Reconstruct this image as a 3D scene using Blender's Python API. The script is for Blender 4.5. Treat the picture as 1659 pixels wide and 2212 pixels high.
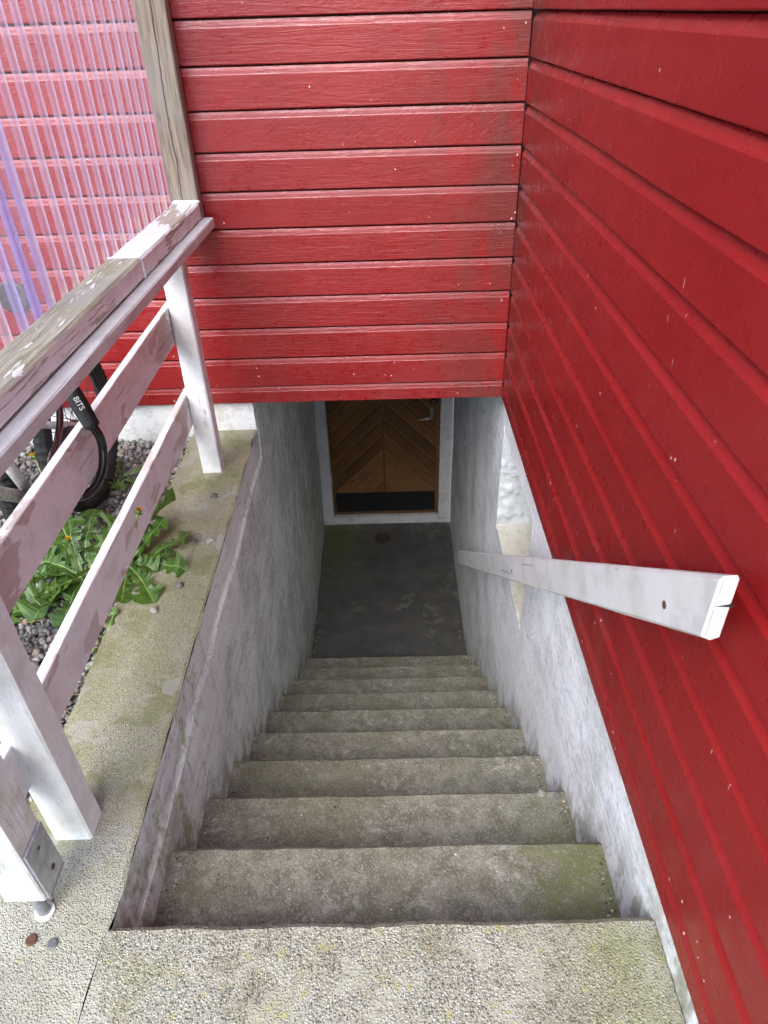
import bpy, bmesh, math, random
import numpy as np
from mathutils import Vector, Matrix, Euler, noise as mnoise

for o in list(bpy.data.objects):
    bpy.data.objects.remove(o)
scene = bpy.context.scene
COL = scene.collection
random.seed(7)
rng = np.random.default_rng(7)

# ------------------------------------------------------------------ camera
CAM = Vector((0, 0, 1.265))
YAW, PITCH, ROLL = -0.0129, 0.6251, -0.0313
fw = Vector((math.sin(YAW) * math.cos(PITCH), math.cos(YAW) * math.cos(PITCH), -math.sin(PITCH)))
rt = Vector((math.cos(YAW), -math.sin(YAW), 0))
up = rt.cross(fw)
r2 = math.cos(ROLL) * rt + math.sin(ROLL) * up
u2 = -math.sin(ROLL) * rt + math.cos(ROLL) * up
cd = bpy.data.cameras.new('camera')
cam = bpy.data.objects.new('camera', cd)
COL.objects.link(cam)
cam.matrix_world = Matrix(((r2.x, u2.x, -fw.x, CAM.x), (r2.y, u2.y, -fw.y, CAM.y), (r2.z, u2.z, -fw.z, CAM.z), (0, 0, 0, 1)))
cd.sensor_fit = 'VERTICAL'
cd.sensor_height = 24.0
cd.lens = 24.0 * 1508.0 / 2212.0
cd.clip_start = 0.02
cd.clip_end = 3000
scene.camera = cam

# ------------------------------------------------------------------ sky, sun, exposure
SUN_EL, SUN_AZ = math.radians(47), math.radians(200)   # azimuth clockwise from +Y: behind the camera, a little left
w = bpy.data.worlds.new('World')
scene.world = w
w.use_nodes = True
wn = w.node_tree
wn.nodes.clear()
sky = wn.nodes.new('ShaderNodeTexSky')
sky.sky_type = 'NISHITA'
sky.sun_disc = False
sky.sun_elevation = SUN_EL
sky.sun_rotation = SUN_AZ
sky.air_density = 1.0
sky.dust_density = 1.5
sky.ozone_density = 1.0
hs = wn.nodes.new('ShaderNodeHueSaturation')
hs.inputs['Saturation'].default_value = 0.9
bg = wn.nodes.new('ShaderNodeBackground')
bg.inputs['Strength'].default_value = 0.125
wo = wn.nodes.new('ShaderNodeOutputWorld')
wn.links.new(sky.outputs[0], hs.inputs['Color'])
wn.links.new(hs.outputs[0], bg.inputs['Color'])
wn.links.new(bg.outputs[0], wo.inputs['Surface'])

sd = bpy.data.lights.new('sun', 'SUN')
sd.energy = 1.4
sd.angle = math.radians(48)
sd.color = (1.0, 0.99, 0.98)
sun = bpy.data.objects.new('sun', sd)
COL.objects.link(sun)
sdir = Vector((math.sin(SUN_AZ) * math.cos(SUN_EL), math.cos(SUN_AZ) * math.cos(SUN_EL), math.sin(SUN_EL)))
sun.rotation_euler = sdir.to_track_quat('Z', 'Y').to_euler()

scene.view_settings.view_transform = 'Standard'
scene.view_settings.look = 'None'
scene.view_settings.gamma = 1.0
scene.view_settings.exposure = 1.9
scene.render.engine = 'CYCLES'
scene.cycles.use_adaptive_sampling = True
scene.cycles.adaptive_threshold = 0.035
scene.cycles.adaptive_min_samples = 24
scene.cycles.max_bounces = 6
scene.cycles.diffuse_bounces = 3
scene.cycles.glossy_bounces = 2
scene.cycles.transmission_bounces = 3
scene.cycles.transparent_max_bounces = 12
scene.cycles.caustics_reflective = False
scene.cycles.caustics_refractive = False

# ------------------------------------------------------------------ helpers
def tag(o, label=None, cat=None, group=None, kind=None):
    if label: o['label'] = label
    if cat: o['category'] = cat
    if group: o['group'] = group
    if kind: o['kind'] = kind
    return o

def thing(name, label, cat, loc=(0, 0, 0), group=None):
    o = bpy.data.objects.new(name, None)
    o.empty_display_size = 0.1
    COL.objects.link(o)
    o.location = loc
    return tag(o, label, cat, group)

def link(name, me, parent=None, mat=None, matrix=None, smooth=False):
    """one mesh object; matrix is in world space, whatever the parent"""
    if mat and not me.materials:
        for m in (mat if isinstance(mat, (list, tuple)) else [mat]):
            me.materials.append(m)
    if smooth:
        me.polygons.foreach_set('use_smooth', [True] * len(me.polygons))
    o = bpy.data.objects.new(name, me)
    COL.objects.link(o)
    mw = matrix if matrix is not None else Matrix.Identity(4)
    if parent is not None:
        o.parent = parent
        o.matrix_parent_inverse = Matrix.Identity(4)
        pl = Vector((0, 0, 0))
        pm = Matrix.Identity(4)
        chain = []
        q = parent
        while q is not None:
            chain.append(q)
            q = q.parent
        for q in reversed(chain):
            pm = pm @ q.matrix_basis
        o.matrix_basis = pm.inverted() @ mw
    else:
        o.matrix_basis = mw
    return o

def mesh(name, v, f, mats=None, mi=None):
    me = bpy.data.meshes.new(name)
    me.from_pydata([tuple(map(float, a)) for a in v], [], [tuple(map(int, a)) for a in f])
    if mats:
        for m in (mats if isinstance(mats, (list, tuple)) else [mats]):
            me.materials.append(m)
    if mi is not None:
        me.polygons.foreach_set('material_index', list(map(int, mi)))
    me.update()
    return me

def bmesh_to(name, bm):
    me = bpy.data.meshes.new(name)
    bm.normal_update()
    bm.to_mesh(me)
    bm.free()
    return me

def beam_mesh(name, L, dy, dz, bev=0.003, jit=0.0006, seg=8, x0=0.0):
    """long axis local X from x0, section dy x dz centred, softened edges, slightly uneven"""
    b = bev
    hy, hz = dy / 2, dz / 2
    prof = [(-hy + b, -hz), (hy - b, -hz), (hy, -hz + b), (hy, hz - b), (hy - b, hz), (-hy + b, hz), (-hy, hz - b), (-hy, -hz + b)]
    n = len(prof)
    V, F = [], []
    xs = [x0] + [x0 + L * (i + random.uniform(-.25, .25)) / seg for i in range(1, seg)] + [x0 + L]
    for x in xs:
        for (y, z) in prof:
            V.append((x, y + random.uniform(-jit, jit), z + random.uniform(-jit, jit)))
    for i in range(len(xs) - 1):
        for k in range(n):
            F.append((i * n + k, i * n + (k + 1) % n, (i + 1) * n + (k + 1) % n, (i + 1) * n + k))
    F.append(tuple(reversed(range(n))))
    F.append(tuple((len(xs) - 1) * n + k for k in range(n)))
    V = [tuple(v) for v in V]
    F = [tuple(reversed(f)) for f in F]
    me = mesh(name, V, F)
    bm = bmesh.new(); bm.from_mesh(me); bmesh.ops.recalc_face_normals(bm, faces=bm.faces); bm.to_mesh(me); bm.free()
    return me

def frame_x(p, xdir, zhint=(0, 0, 1)):
    x = Vector(xdir).normalized()
    z = Vector(zhint)
    y = z.cross(x).normalized()
    z = x.cross(y)
    return Matrix(((x.x, y.x, z.x, p[0]), (x.y, y.y, z.y, p[1]), (x.z, y.z, z.z, p[2]), (0, 0, 0, 1)))

def box_bm(bm, x0, x1, y0, y1, z0, z1, bev=0.0):
    r = bmesh.ops.create_cube(bm, size=1.0)
    vs = r['verts']
    for v in vs:
        v.co = Vector((x0 + (v.co.x + .5) * (x1 - x0), y0 + (v.co.y + .5) * (y1 - y0), z0 + (v.co.z + .5) * (z1 - z0)))
    if bev > 0:
        es = list({e for v in vs for e in v.link_edges})
        bmesh.ops.bevel(bm, geom=es, offset=bev, segments=2, affect='EDGES', profile=.6)

def box_mesh(name, *a, bev=0.0):
    bm = bmesh.new()
    box_bm(bm, *a, bev=bev)
    return bmesh_to(name, bm)

def tube_mesh(name, pts, rad, seg=10, closed=False, caps=True):
    pts = [Vector(p) for p in pts]
    n = len(pts)
    rads = rad if isinstance(rad, (list, tuple)) else [rad] * n
    V, F = [], []
    nrm = None
    for i, p in enumerate(pts):
        if closed:
            t = (pts[(i + 1) % n] - pts[i - 1]).normalized()
        else:
            t = (pts[min(i + 1, n - 1)] - pts[max(i - 1, 0)]).normalized()
        if nrm is None:
            nrm = t.orthogonal().normalized()
        nrm = (nrm - t * nrm.dot(t)).normalized()
        b = t.cross(nrm)
        for k in range(seg):
            a = 2 * math.pi * k / seg
            V.append(p + (nrm * math.cos(a) + b * math.sin(a)) * rads[i])
    m = n if closed else n - 1
    for i in range(m):
        j = (i + 1) % n
        for k in range(seg):
            F.append((i * seg + k, i * seg + (k + 1) % seg, j * seg + (k + 1) % seg, j * seg + k))
    if not closed and caps:
        F.append(tuple(reversed(range(seg))))
        F.append(tuple((n - 1) * seg + k for k in range(seg)))
    return mesh(name, V, F)

def grid_mesh(name, fn, nu, nv, mats=None):
    V = [fn(i / nu, j / nv) for j in range(nv + 1) for i in range(nu + 1)]
    F = [(j * (nu + 1) + i, j * (nu + 1) + i + 1, (j + 1) * (nu + 1) + i + 1, (j + 1) * (nu + 1) + i) for j in range(nv) for i in range(nu)]
    return mesh(name, V, F, mats)

def nz(x, y, z, s):
    return mnoise.noise(Vector((x * s, y * s, z * s)))

# ------------------------------------------------------------------ materials
class M:
    def __init__(s, name):
        s.m = bpy.data.materials.new(name)
        s.m.use_nodes = True
        s.nt = s.m.node_tree
        s.nt.nodes.clear()
        s.out = s.nt.nodes.new('ShaderNodeOutputMaterial')
        s.b = s.nt.nodes.new('ShaderNodeBsdfPrincipled')
        s.nt.links.new(s.b.outputs[0], s.out.inputs['Surface'])

    def put(s, sock, v):
        if isinstance(v, bpy.types.NodeSocket):
            s.nt.links.new(v, sock)
        elif v is not None:
            if isinstance(v, (tuple, list)) and len(v) == 3 and sock.type == 'RGBA':
                v = (*v, 1)
            sock.default_value = v

    def nd(s, typ, *a, out=0, **k):
        n = s.nt.nodes.new(typ)
        for key, v in k.items():
            if key.startswith('p_'):
                setattr(n, key[2:], v)
        for i, v in enumerate(a):
            s.put(n.inputs[i], v)
        for key, v in k.items():
            if not key.startswith('p_'):
                s.put(n.inputs[key], v)
        return n.outputs[out]

    def pos(s):
        return s.nd('ShaderNodeNewGeometry', out=0)

    def obj(s, rnd=True):
        v = s.nt.nodes.new('ShaderNodeTexCoord').outputs['Object']
        if rnd:
            r = s.nt.nodes.new('ShaderNodeObjectInfo').outputs['Random']
            r = s.math('MULTIPLY', r, 53.0)
            v = s.nd('ShaderNodeVectorMath', v, r, p_operation='ADD')
        return v

    def scl(s, v, sc):
        return s.nd('ShaderNodeVectorMath', v, sc, p_operation='MULTIPLY')

    def noise(s, v, scale=1.0, detail=4.0, rough=.55, dist=0.0, col=False):
        detail = min(detail, 3.0)
        return s.nd('ShaderNodeTexNoise', out=1 if col else 0, Vector=v, Scale=scale, Detail=detail, Roughness=rough, Distortion=dist)

    def voro(s, v, scale=1.0, out=0, feat='F1', rnd=1.0):
        return s.nd('ShaderNodeTexVoronoi', out=out, p_feature=feat, Vector=v, Scale=scale, Randomness=rnd)

    def math(s, op, a, b=None, c=None, clamp=False):
        return s.nd('ShaderNodeMath', a, b, c, p_operation=op, p_use_clamp=clamp)

    def ss(s, v, a, b, lo=0.0, hi=1.0):
        return s.nd('ShaderNodeMapRange', v, a, b, lo, hi, p_interpolation_type='SMOOTHSTEP', p_clamp=True)

    def mix(s, f, a, b):
        return s.nd('ShaderNodeMixRGB', f, a, b)

    def mulc(s, f, a, b):
        return s.nd('ShaderNodeMixRGB', f, a, b, p_blend_type='MULTIPLY')

    def xyz(s, v, i):
        return s.nd('ShaderNodeSeparateXYZ', v, out=i)

    def fin(s, col, rough=.6, bump=None, dist=.001, strength=1.0, metal=0.0, spec=None, **k):
        s.put(s.b.inputs['Base Color'], col)
        s.put(s.b.inputs['Roughness'], rough)
        s.put(s.b.inputs['Metallic'], metal)
        if spec is not None:
            s.put(s.b.inputs['Specular IOR Level'], spec)
        for key, v in k.items():
            s.put(s.b.inputs[key], v)
        if bump is not None:
            bn = s.nt.nodes.new('ShaderNodeBump')
            bn.inputs['Strength'].default_value = strength
            bn.inputs['Distance'].default_value = dist
            s.nt.links.new(bump, bn.inputs['Height'])
            s.nt.links.new(bn.outputs[0], s.b.inputs['Normal'])
        return s.m

def lin(r, g, b):
    f = lambda c: (c / 255 / 12.92) if c <= 10 else ((c / 255 + .055) / 1.055) ** 2.4
    return (f(r), f(g), f(b))

def m_red(name, grain=1.0, spec=.6):
    m = M(name)
    o = m.obj()
    rnd = m.nt.nodes.new('ShaderNodeObjectInfo').outputs['Random']
    rn2 = m.math('FRACT', m.math('MULTIPLY', rnd, 17.31))
    g1 = m.noise(m.scl(o, (6, 75, 75)), 1.0, 4, .6, 1.8)
    g2 = m.noise(m.scl(o, (50, 240, 240)), 1.0, 3, .6, .5)
    g3 = m.noise(m.scl(o, (12, 26, 26)), 1.0, 3, .5, 1.0)
    diag = m.noise(m.scl(m.nd('ShaderNodeVectorRotate', o, p_rotation_type='EULER_XYZ', Rotation=(0, .6, 0)), (26, 150, 130)), 1.0, 2, .5)
    h = m.math('MULTIPLY', g1, m.ss(rnd, 0, 1, .25, .75))
    h = m.math('ADD', h, m.math('MULTIPLY', g2, .14))
    h = m.math('ADD', h, m.math('MULTIPLY', g3, .45))
    h = m.math('ADD', h, m.math('MULTIPLY', diag, m.ss(rn2, .4, 1, .02, .32)))
    big = m.noise(o, 3.0, 3, .6)
    c = m.mix(m.ss(big, .3, .7), (.200, .0080, .0088), (.245, .0118, .0120))
    c = m.mix(m.math('MULTIPLY', rn2, .35), c, (.225, .015, .018))
    p = m.pos()
    x, y, z = m.xyz(p, 0), m.xyz(p, 1), m.xyz(p, 2)
    # grime in the inner corner of the two walls
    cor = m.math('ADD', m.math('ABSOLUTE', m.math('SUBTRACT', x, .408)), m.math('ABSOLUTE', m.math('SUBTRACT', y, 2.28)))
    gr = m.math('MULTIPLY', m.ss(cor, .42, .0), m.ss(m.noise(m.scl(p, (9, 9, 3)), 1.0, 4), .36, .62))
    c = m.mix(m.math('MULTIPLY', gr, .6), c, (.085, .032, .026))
    # faded streaks and splashes low on the wall
    fd = m.math('MULTIPLY', m.ss(z, .55, .12), m.ss(m.noise(m.scl(p, (7, 7, 2)), 1.0, 4, .7), .48, .70))
    c = m.mix(m.math('MULTIPLY', fd, .30), c, (.20, .05, .045))
    # chipped paint flecks, mostly in the corner and low down
    vo = m.voro(m.scl(p, (48, 48, 34)), 1.0)
    where = m.math('ADD', m.math('MULTIPLY', m.ss(cor, .10, .0), .16), m.math('MULTIPLY', m.ss(z, .45, .10), .095))
    msk = m.math('MULTIPLY', m.ss(vo, .13, .08), m.ss(m.math('ADD', m.noise(p, 11, 3), where), .62, .66))
    c = m.mix(msk, c, (.62, .50, .46))
    # hair-thin pale scratches
    sc = m.ss(m.noise(m.scl(p, (150, 150, 30)), 1.0, 2), .755, .765)
    c = m.mix(m.math('MULTIPLY', sc, .7), c, (.50, .30, .28))
    ro = m.ss(m.noise(o, 30, 4), .3, .7, .25, .42)
    return m.fin(c, ro, h, .0027 * grain, .8, spec=spec)

def m_whitewood(name, thr=.62, under=(.40, .34, .30), paint=(.80, .80, .80), green=.0, grain=.5, gw=.28, sc=(3.6, 13, 13)):
    m = M(name)
    o = m.obj()
    g = m.noise(m.scl(o, (9, 130, 130)), 1.0, 5, .62, .7)
    big = m.noise(m.scl(o, sc), 1.0, 5, .62, .3)
    pe = m.math('ADD', m.math('MULTIPLY', big, 1 - gw), m.math('MULTIPLY', g, gw))
    mask = m.ss(pe, thr, thr + .012)
    dirt = m.noise(o, 14, 5, .65)
    c = m.mix(m.ss(dirt, .42, .72), paint, tuple(x * .80 for x in paint))
    fine = m.noise(m.scl(o, (30, 220, 220)), 1.0, 3)
    c = m.mix(m.math('MULTIPLY', m.ss(fine, .58, .70), .35), c, (.45, .42, .38))
    u = m.mix(g, tuple(x * .72 for x in under), tuple(min(1, x * 1.25) for x in under))
    if green > 0:
        gm = m.math('MULTIPLY', m.ss(m.noise(o, 10, 4), .45, .65), green)
        c = m.mix(gm, c, (.42, .42, .25))
    c = m.mix(mask, c, u)
    hc = m.ss(m.noise(m.scl(o, (2.6, 85, 85)), 1.0, 2, .5, .4), .695, .712)
    c = m.mix(m.math('MULTIPLY', hc, .7), c, (.22, .20, .17))
    sp = m.ss(m.voro(o, 55), .10, .05)
    c = m.mix(m.math('MULTIPLY', sp, m.ss(m.noise(o, 7, 2), .55, .6)), c, (.9, .9, .9))
    h = m.math('ADD', m.math('MULTIPLY', mask, -.6), m.math('MULTIPLY', g, grain))
    h = m.math('SUBTRACT', h, m.math('MULTIPLY', hc, .8))
    h = m.math('ADD', h, m.math('MULTIPLY', m.noise(o, 120, 2), .25))
    return m.fin(c, m.math('ADD', m.math('MULTIPLY', mask, .25), .45), h, .0013, .8)

def m_weathered(name, base=(.36, .29, .20), paintamt=.0, green=.0, crack=False):
    m = M(name)
    o = m.obj()
    g = m.noise(m.scl(o, (6, 95, 95)), 1.0, 6, .65, 1.0)
    g2 = m.noise(m.scl(o, (14, 420, 420)), 1.0, 3, .6)
    big = m.noise(m.scl(o, (5, 12, 12)), 1.0, 4)
    c = m.mix(m.ss(g, .3, .7), tuple(x * .55 for x in base), tuple(x * 1.25 for x in base))
    c = m.mix(m.math('MULTIPLY', m.ss(big, .42, .7), .7), c, (base[0] * 1.0, base[1] * 1.08, base[2] * 1.3))
    # knots
    kv = m.voro(m.scl(o, (5.0, 13, 13)), 1.0)
    c = m.mix(m.math('MULTIPLY', m.ss(kv, .13, .05), .8), c, (.10, .065, .04))
    if green:
        c = m.mix(m.math('MULTIPLY', m.ss(m.noise(o, 9, 4), .4, .62), green), c, (.27, .26, .11))
    h = m.math('ADD', m.math('MULTIPLY', g, .8), m.math('MULTIPLY', g2, .35))
    if crack:
        y = m.math('ADD', m.xyz(m.obj(False), 1), m.math('MULTIPLY', m.math('SUBTRACT', m.noise(m.scl(o, (5, .1, .1)), 1.0, 5), .5), .035))
        ck = m.ss(m.math('ABSOLUTE', y), .0022, .0008)
        c = m.mix(m.math('MULTIPLY', ck, .85), c, (.05, .04, .03))
        h = m.math('SUBTRACT', h, m.math('MULTIPLY', ck, 1.5))
    ro = .8
    if paintamt:
        pn = m.math('ADD', m.math('MULTIPLY', m.noise(m.scl(o, (9, 40, 40)), 1.0, 6, .7, .5), .6), m.math('MULTIPLY', g, .4))
        pm = m.ss(pn, paintamt, paintamt - .02)
        c = m.mix(pm, c, (.78, .78, .76))
        h = m.math('ADD', h, m.math('MULTIPLY', pm, .5))
    return m.fin(c, ro, h, .0018, .9)

def agg_nodes(m, p):
    """exposed aggregate concrete: small stones in paste, worn skin, algae; returns colour, height"""
    v1 = m.voro(p, 250)
    vc = m.voro(p, 250, out=1)
    val, hue = m.xyz(vc, 0), m.xyz(vc, 1)
    w1 = m.voro(p, 470)
    wv = m.xyz(m.voro(p, 470, out=1), 0)
    st = m.mix(m.ss(val, .05, .9), (.16, .148, .125), (.72, .695, .60))
    st = m.mix(m.ss(hue, .94, .96), st, (.40, .30, .16))
    st = m.mix(m.ss(hue, .09, .06), st, (.20, .205, .22))
    fine = m.mix(wv, (.24, .225, .18), (.56, .54, .45))
    c = m.mix(m.ss(v1, .36, .56), st, fine)
    big = m.noise(p, 5.5, 5, .65)
    c = m.mulc(m.ss(big, .45, .7), c, (.74, .71, .64))
    wk = m.math('MULTIPLY', m.ss(m.noise(p, 8.3, 5, .65), .49, .60), .5)
    c = m.mix(wk, c, (.58, .56, .48))
    gm = m.math('MULTIPLY', m.ss(m.noise(m.nd('ShaderNodeVectorMath', p, (7, 3, 1), p_operation='ADD'), 6.5, 6, .7), .48, .64), .45)
    c = m.mix(m.math('MULTIPLY', gm, m.ss(wv, .1, .7)), c, (.36, .36, .14))
    ri = m.math('MULTIPLY', m.ss(m.xyz(p, 0), .20, .42), m.ss(big, .34, .58))
    c = m.mix(m.math('MULTIPLY', m.math('MULTIPLY', ri, .75), m.ss(wv, 0, .6)), c, (.25, .27, .09))
    li = m.math('MULTIPLY', m.ss(m.noise(p, 34, 4, .6), .63, .66), .7)
    c = m.mix(li, c, (.47, .42, .17))
    dkp = m.math('MULTIPLY', m.ss(m.noise(p, 46, 4, .6), .66, .69), .6)
    c = m.mix(dkp, c, (.19, .16, .13))
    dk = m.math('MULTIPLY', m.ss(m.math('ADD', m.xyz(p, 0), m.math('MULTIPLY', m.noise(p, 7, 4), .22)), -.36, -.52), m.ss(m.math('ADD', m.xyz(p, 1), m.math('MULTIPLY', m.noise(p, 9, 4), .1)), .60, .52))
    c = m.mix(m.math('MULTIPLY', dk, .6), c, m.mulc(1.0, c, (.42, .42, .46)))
    h = m.math('ADD', m.math('MULTIPLY', m.ss(v1, .60, .15), .9), m.math('MULTIPLY', m.ss(w1, .6, .1), .35))
    h = m.math('ADD', h, m.math('MULTIPLY', m.noise(p, 24, 4), .8))
    return m.mulc(1.0, c, (.63, .635, .62)), h

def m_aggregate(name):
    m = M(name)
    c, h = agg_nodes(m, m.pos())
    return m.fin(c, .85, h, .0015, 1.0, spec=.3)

def m_parapet(name):
    m = M(name)
    p = m.pos()
    v1 = m.voro(p, 430)
    vc = m.xyz(m.voro(p, 430, out=1), 0)
    fine = m.noise(p, 130, 4, .7)
    c = m.mix(m.ss(vc, .1, .95), (.24, .225, .165), (.56, .54, .43))
    c = m.mix(m.ss(fine, .42, .60), c, (.43, .41, .31))
    big = m.noise(p, 4.5, 6, .7)
    c = m.mix(m.math('MULTIPLY', m.ss(big, .40, .58), m.ss(vc, 0, .9, .65, .25)), c, (.30, .29, .14))
    c = m.mix(m.math('MULTIPLY', m.ss(m.noise(p, 8, 6, .7), .50, .64), .55), c, (.22, .225, .08))
    # smooth pale mortar patches
    pt = m.ss(m.noise(m.nd('ShaderNodeVectorMath', p, (3, 9, 2), p_operation='ADD'), 8.5, 3, .5), .61, .635)
    c = m.mix(m.math('MULTIPLY', pt, .8), c, (.47, .45, .40))
    pk = m.math('MULTIPLY', m.ss(m.noise(p, 60, 3, .6), .64, .68), .5)
    c = m.mix(pk, c, (.16, .14, .10))
    c = m.mulc(1.0, c, (.70, .71, .66))
    h = m.math('ADD', m.math('MULTIPLY', m.ss(v1, .7, .1), .5), m.math('MULTIPLY', m.noise(p, 55, 4, .7), 1.0))
    h = m.math('SUBTRACT', h, m.math('MULTIPLY', pt, .3))
    ca, ha = agg_nodes(m, p)
    ca = m.mix(.35, ca, (.46, .455, .38))
    near = m.ss(m.math('ADD', m.xyz(p, 1), m.math('MULTIPLY', m.noise(p, 10, 4, .7), .35)), .98, .84)
    c = m.mix(near, c, ca)
    h = m.nd('ShaderNodeMixRGB', near, h, ha)
    return m.fin(c, .88, h, .0018, 1.0, spec=.3)

def m_step(name):
    m = M(name)
    p = m.pos()
    vc = m.xyz(m.voro(p, 300, out=1), 0)
    v1 = m.voro(p, 300)
    fine = m.noise(p, 150, 5, .75)
    mid = m.noise(p, 22, 6, .7)
    big = m.noise(p, 4.2, 5, .65)
    c = m.mix(m.ss(mid, .34, .66), (.130, .118, .094), (.215, .200, .165))
    c = m.mix(m.math('MULTIPLY', m.ss(big, .5, .68), .6), c, (.125, .105, .08))
    c = m.mix(m.math('MULTIPLY', m.ss(vc, .72, .95), .5), c, (.34, .325, .28))
    c = m.mix(m.math('MULTIPLY', m.ss(fine, .57, .66), .5), c, (.30, .285, .245))
    c = m.mix(m.math('MULTIPLY', m.ss(fine, .43, .35), .6), c, (.075, .066, .053))
    # worn pale flakes
    wf = m.math('MULTIPLY', m.ss(m.noise(p, 38, 5, .7), .55, .6), m.ss(m.noise(p, 5.5, 3), .46, .6))
    c = m.mix(m.math('MULTIPLY', wf, .55), c, (.36, .345, .31))
    # moss toward the right wall on the upper steps, a little along the left wall
    x, y = m.xyz(p, 0), m.xyz(p, 1)
    mn = m.math('ADD', m.math('MULTIPLY', m.noise(p, 14, 6, .7), .8), m.math('MULTIPLY', m.noise(p, 75, 3, .7), .40))
    mr = m.math('MULTIPLY', m.ss(x, .08, .36), m.ss(y, 1.35, .75))
    ml = m.math('MULTIPLY', m.ss(x, -.22, -.48), .55)
    mm = m.ss(m.math('ADD', mn, m.math('MULTIPLY', m.math('MAXIMUM', mr, ml), .38)), .80, 1.06)
    mm = m.math('MULTIPLY', mm, m.ss(m.noise(p, 110, 3, .7), .36, .56, .25, 1.0))
    c = m.mix(m.math('MULTIPLY', mm, .8), c, (.125, .13, .04))
    c = m.mix(m.math('MULTIPLY', m.ss(m.noise(p, 3.1, 4), .48, .62), .3), c, (.12, .12, .06))
    h = m.math('ADD', m.math('MULTIPLY', fine, .8), m.math('MULTIPLY', mid, .9))
    h = m.math('ADD', h, m.math('MULTIPLY', m.ss(v1, .7, .1), .3))
    c = m.mulc(1.0, c, (1.06, 1.10, 1.05))
    return m.fin(c, .86, h, .003, .9, spec=.3)

def m_floor(name):
    m = M(name)
    p = m.pos()
    mid = m.noise(p, 9, 6, .68)
    c = m.mix(m.ss(mid, .3, .7), (.050, .049, .046), (.080, .077, .070))
    fl = m.math('MULTIPLY', m.ss(m.noise(p, 16, 6, .65), .56, .60), m.ss(m.noise(p, 3.5, 2), .47, .58))
    c = m.mix(m.math('MULTIPLY', fl, .45), c, (.17, .165, .145))
    gm = m.math('MULTIPLY', m.ss(m.xyz(p, 0), -.1, -.42), m.ss(m.xyz(p, 1), 3.4, 4.0))
    c = m.mix(m.math('MULTIPLY', gm, .7), c, (.09, .105, .03))
    sp = m.ss(m.voro(p, 38), .08, .05)
    c = m.mix(m.math('MULTIPLY', sp, m.ss(m.noise(p, 6, 2), .55, .6)), c, (.6, .58, .54))
    h = m.math('ADD', m.noise(p, 60, 5, .7), m.math('MULTIPLY', fl, .6))
    return m.fin(c, .7, h, .0025, .7)

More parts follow.
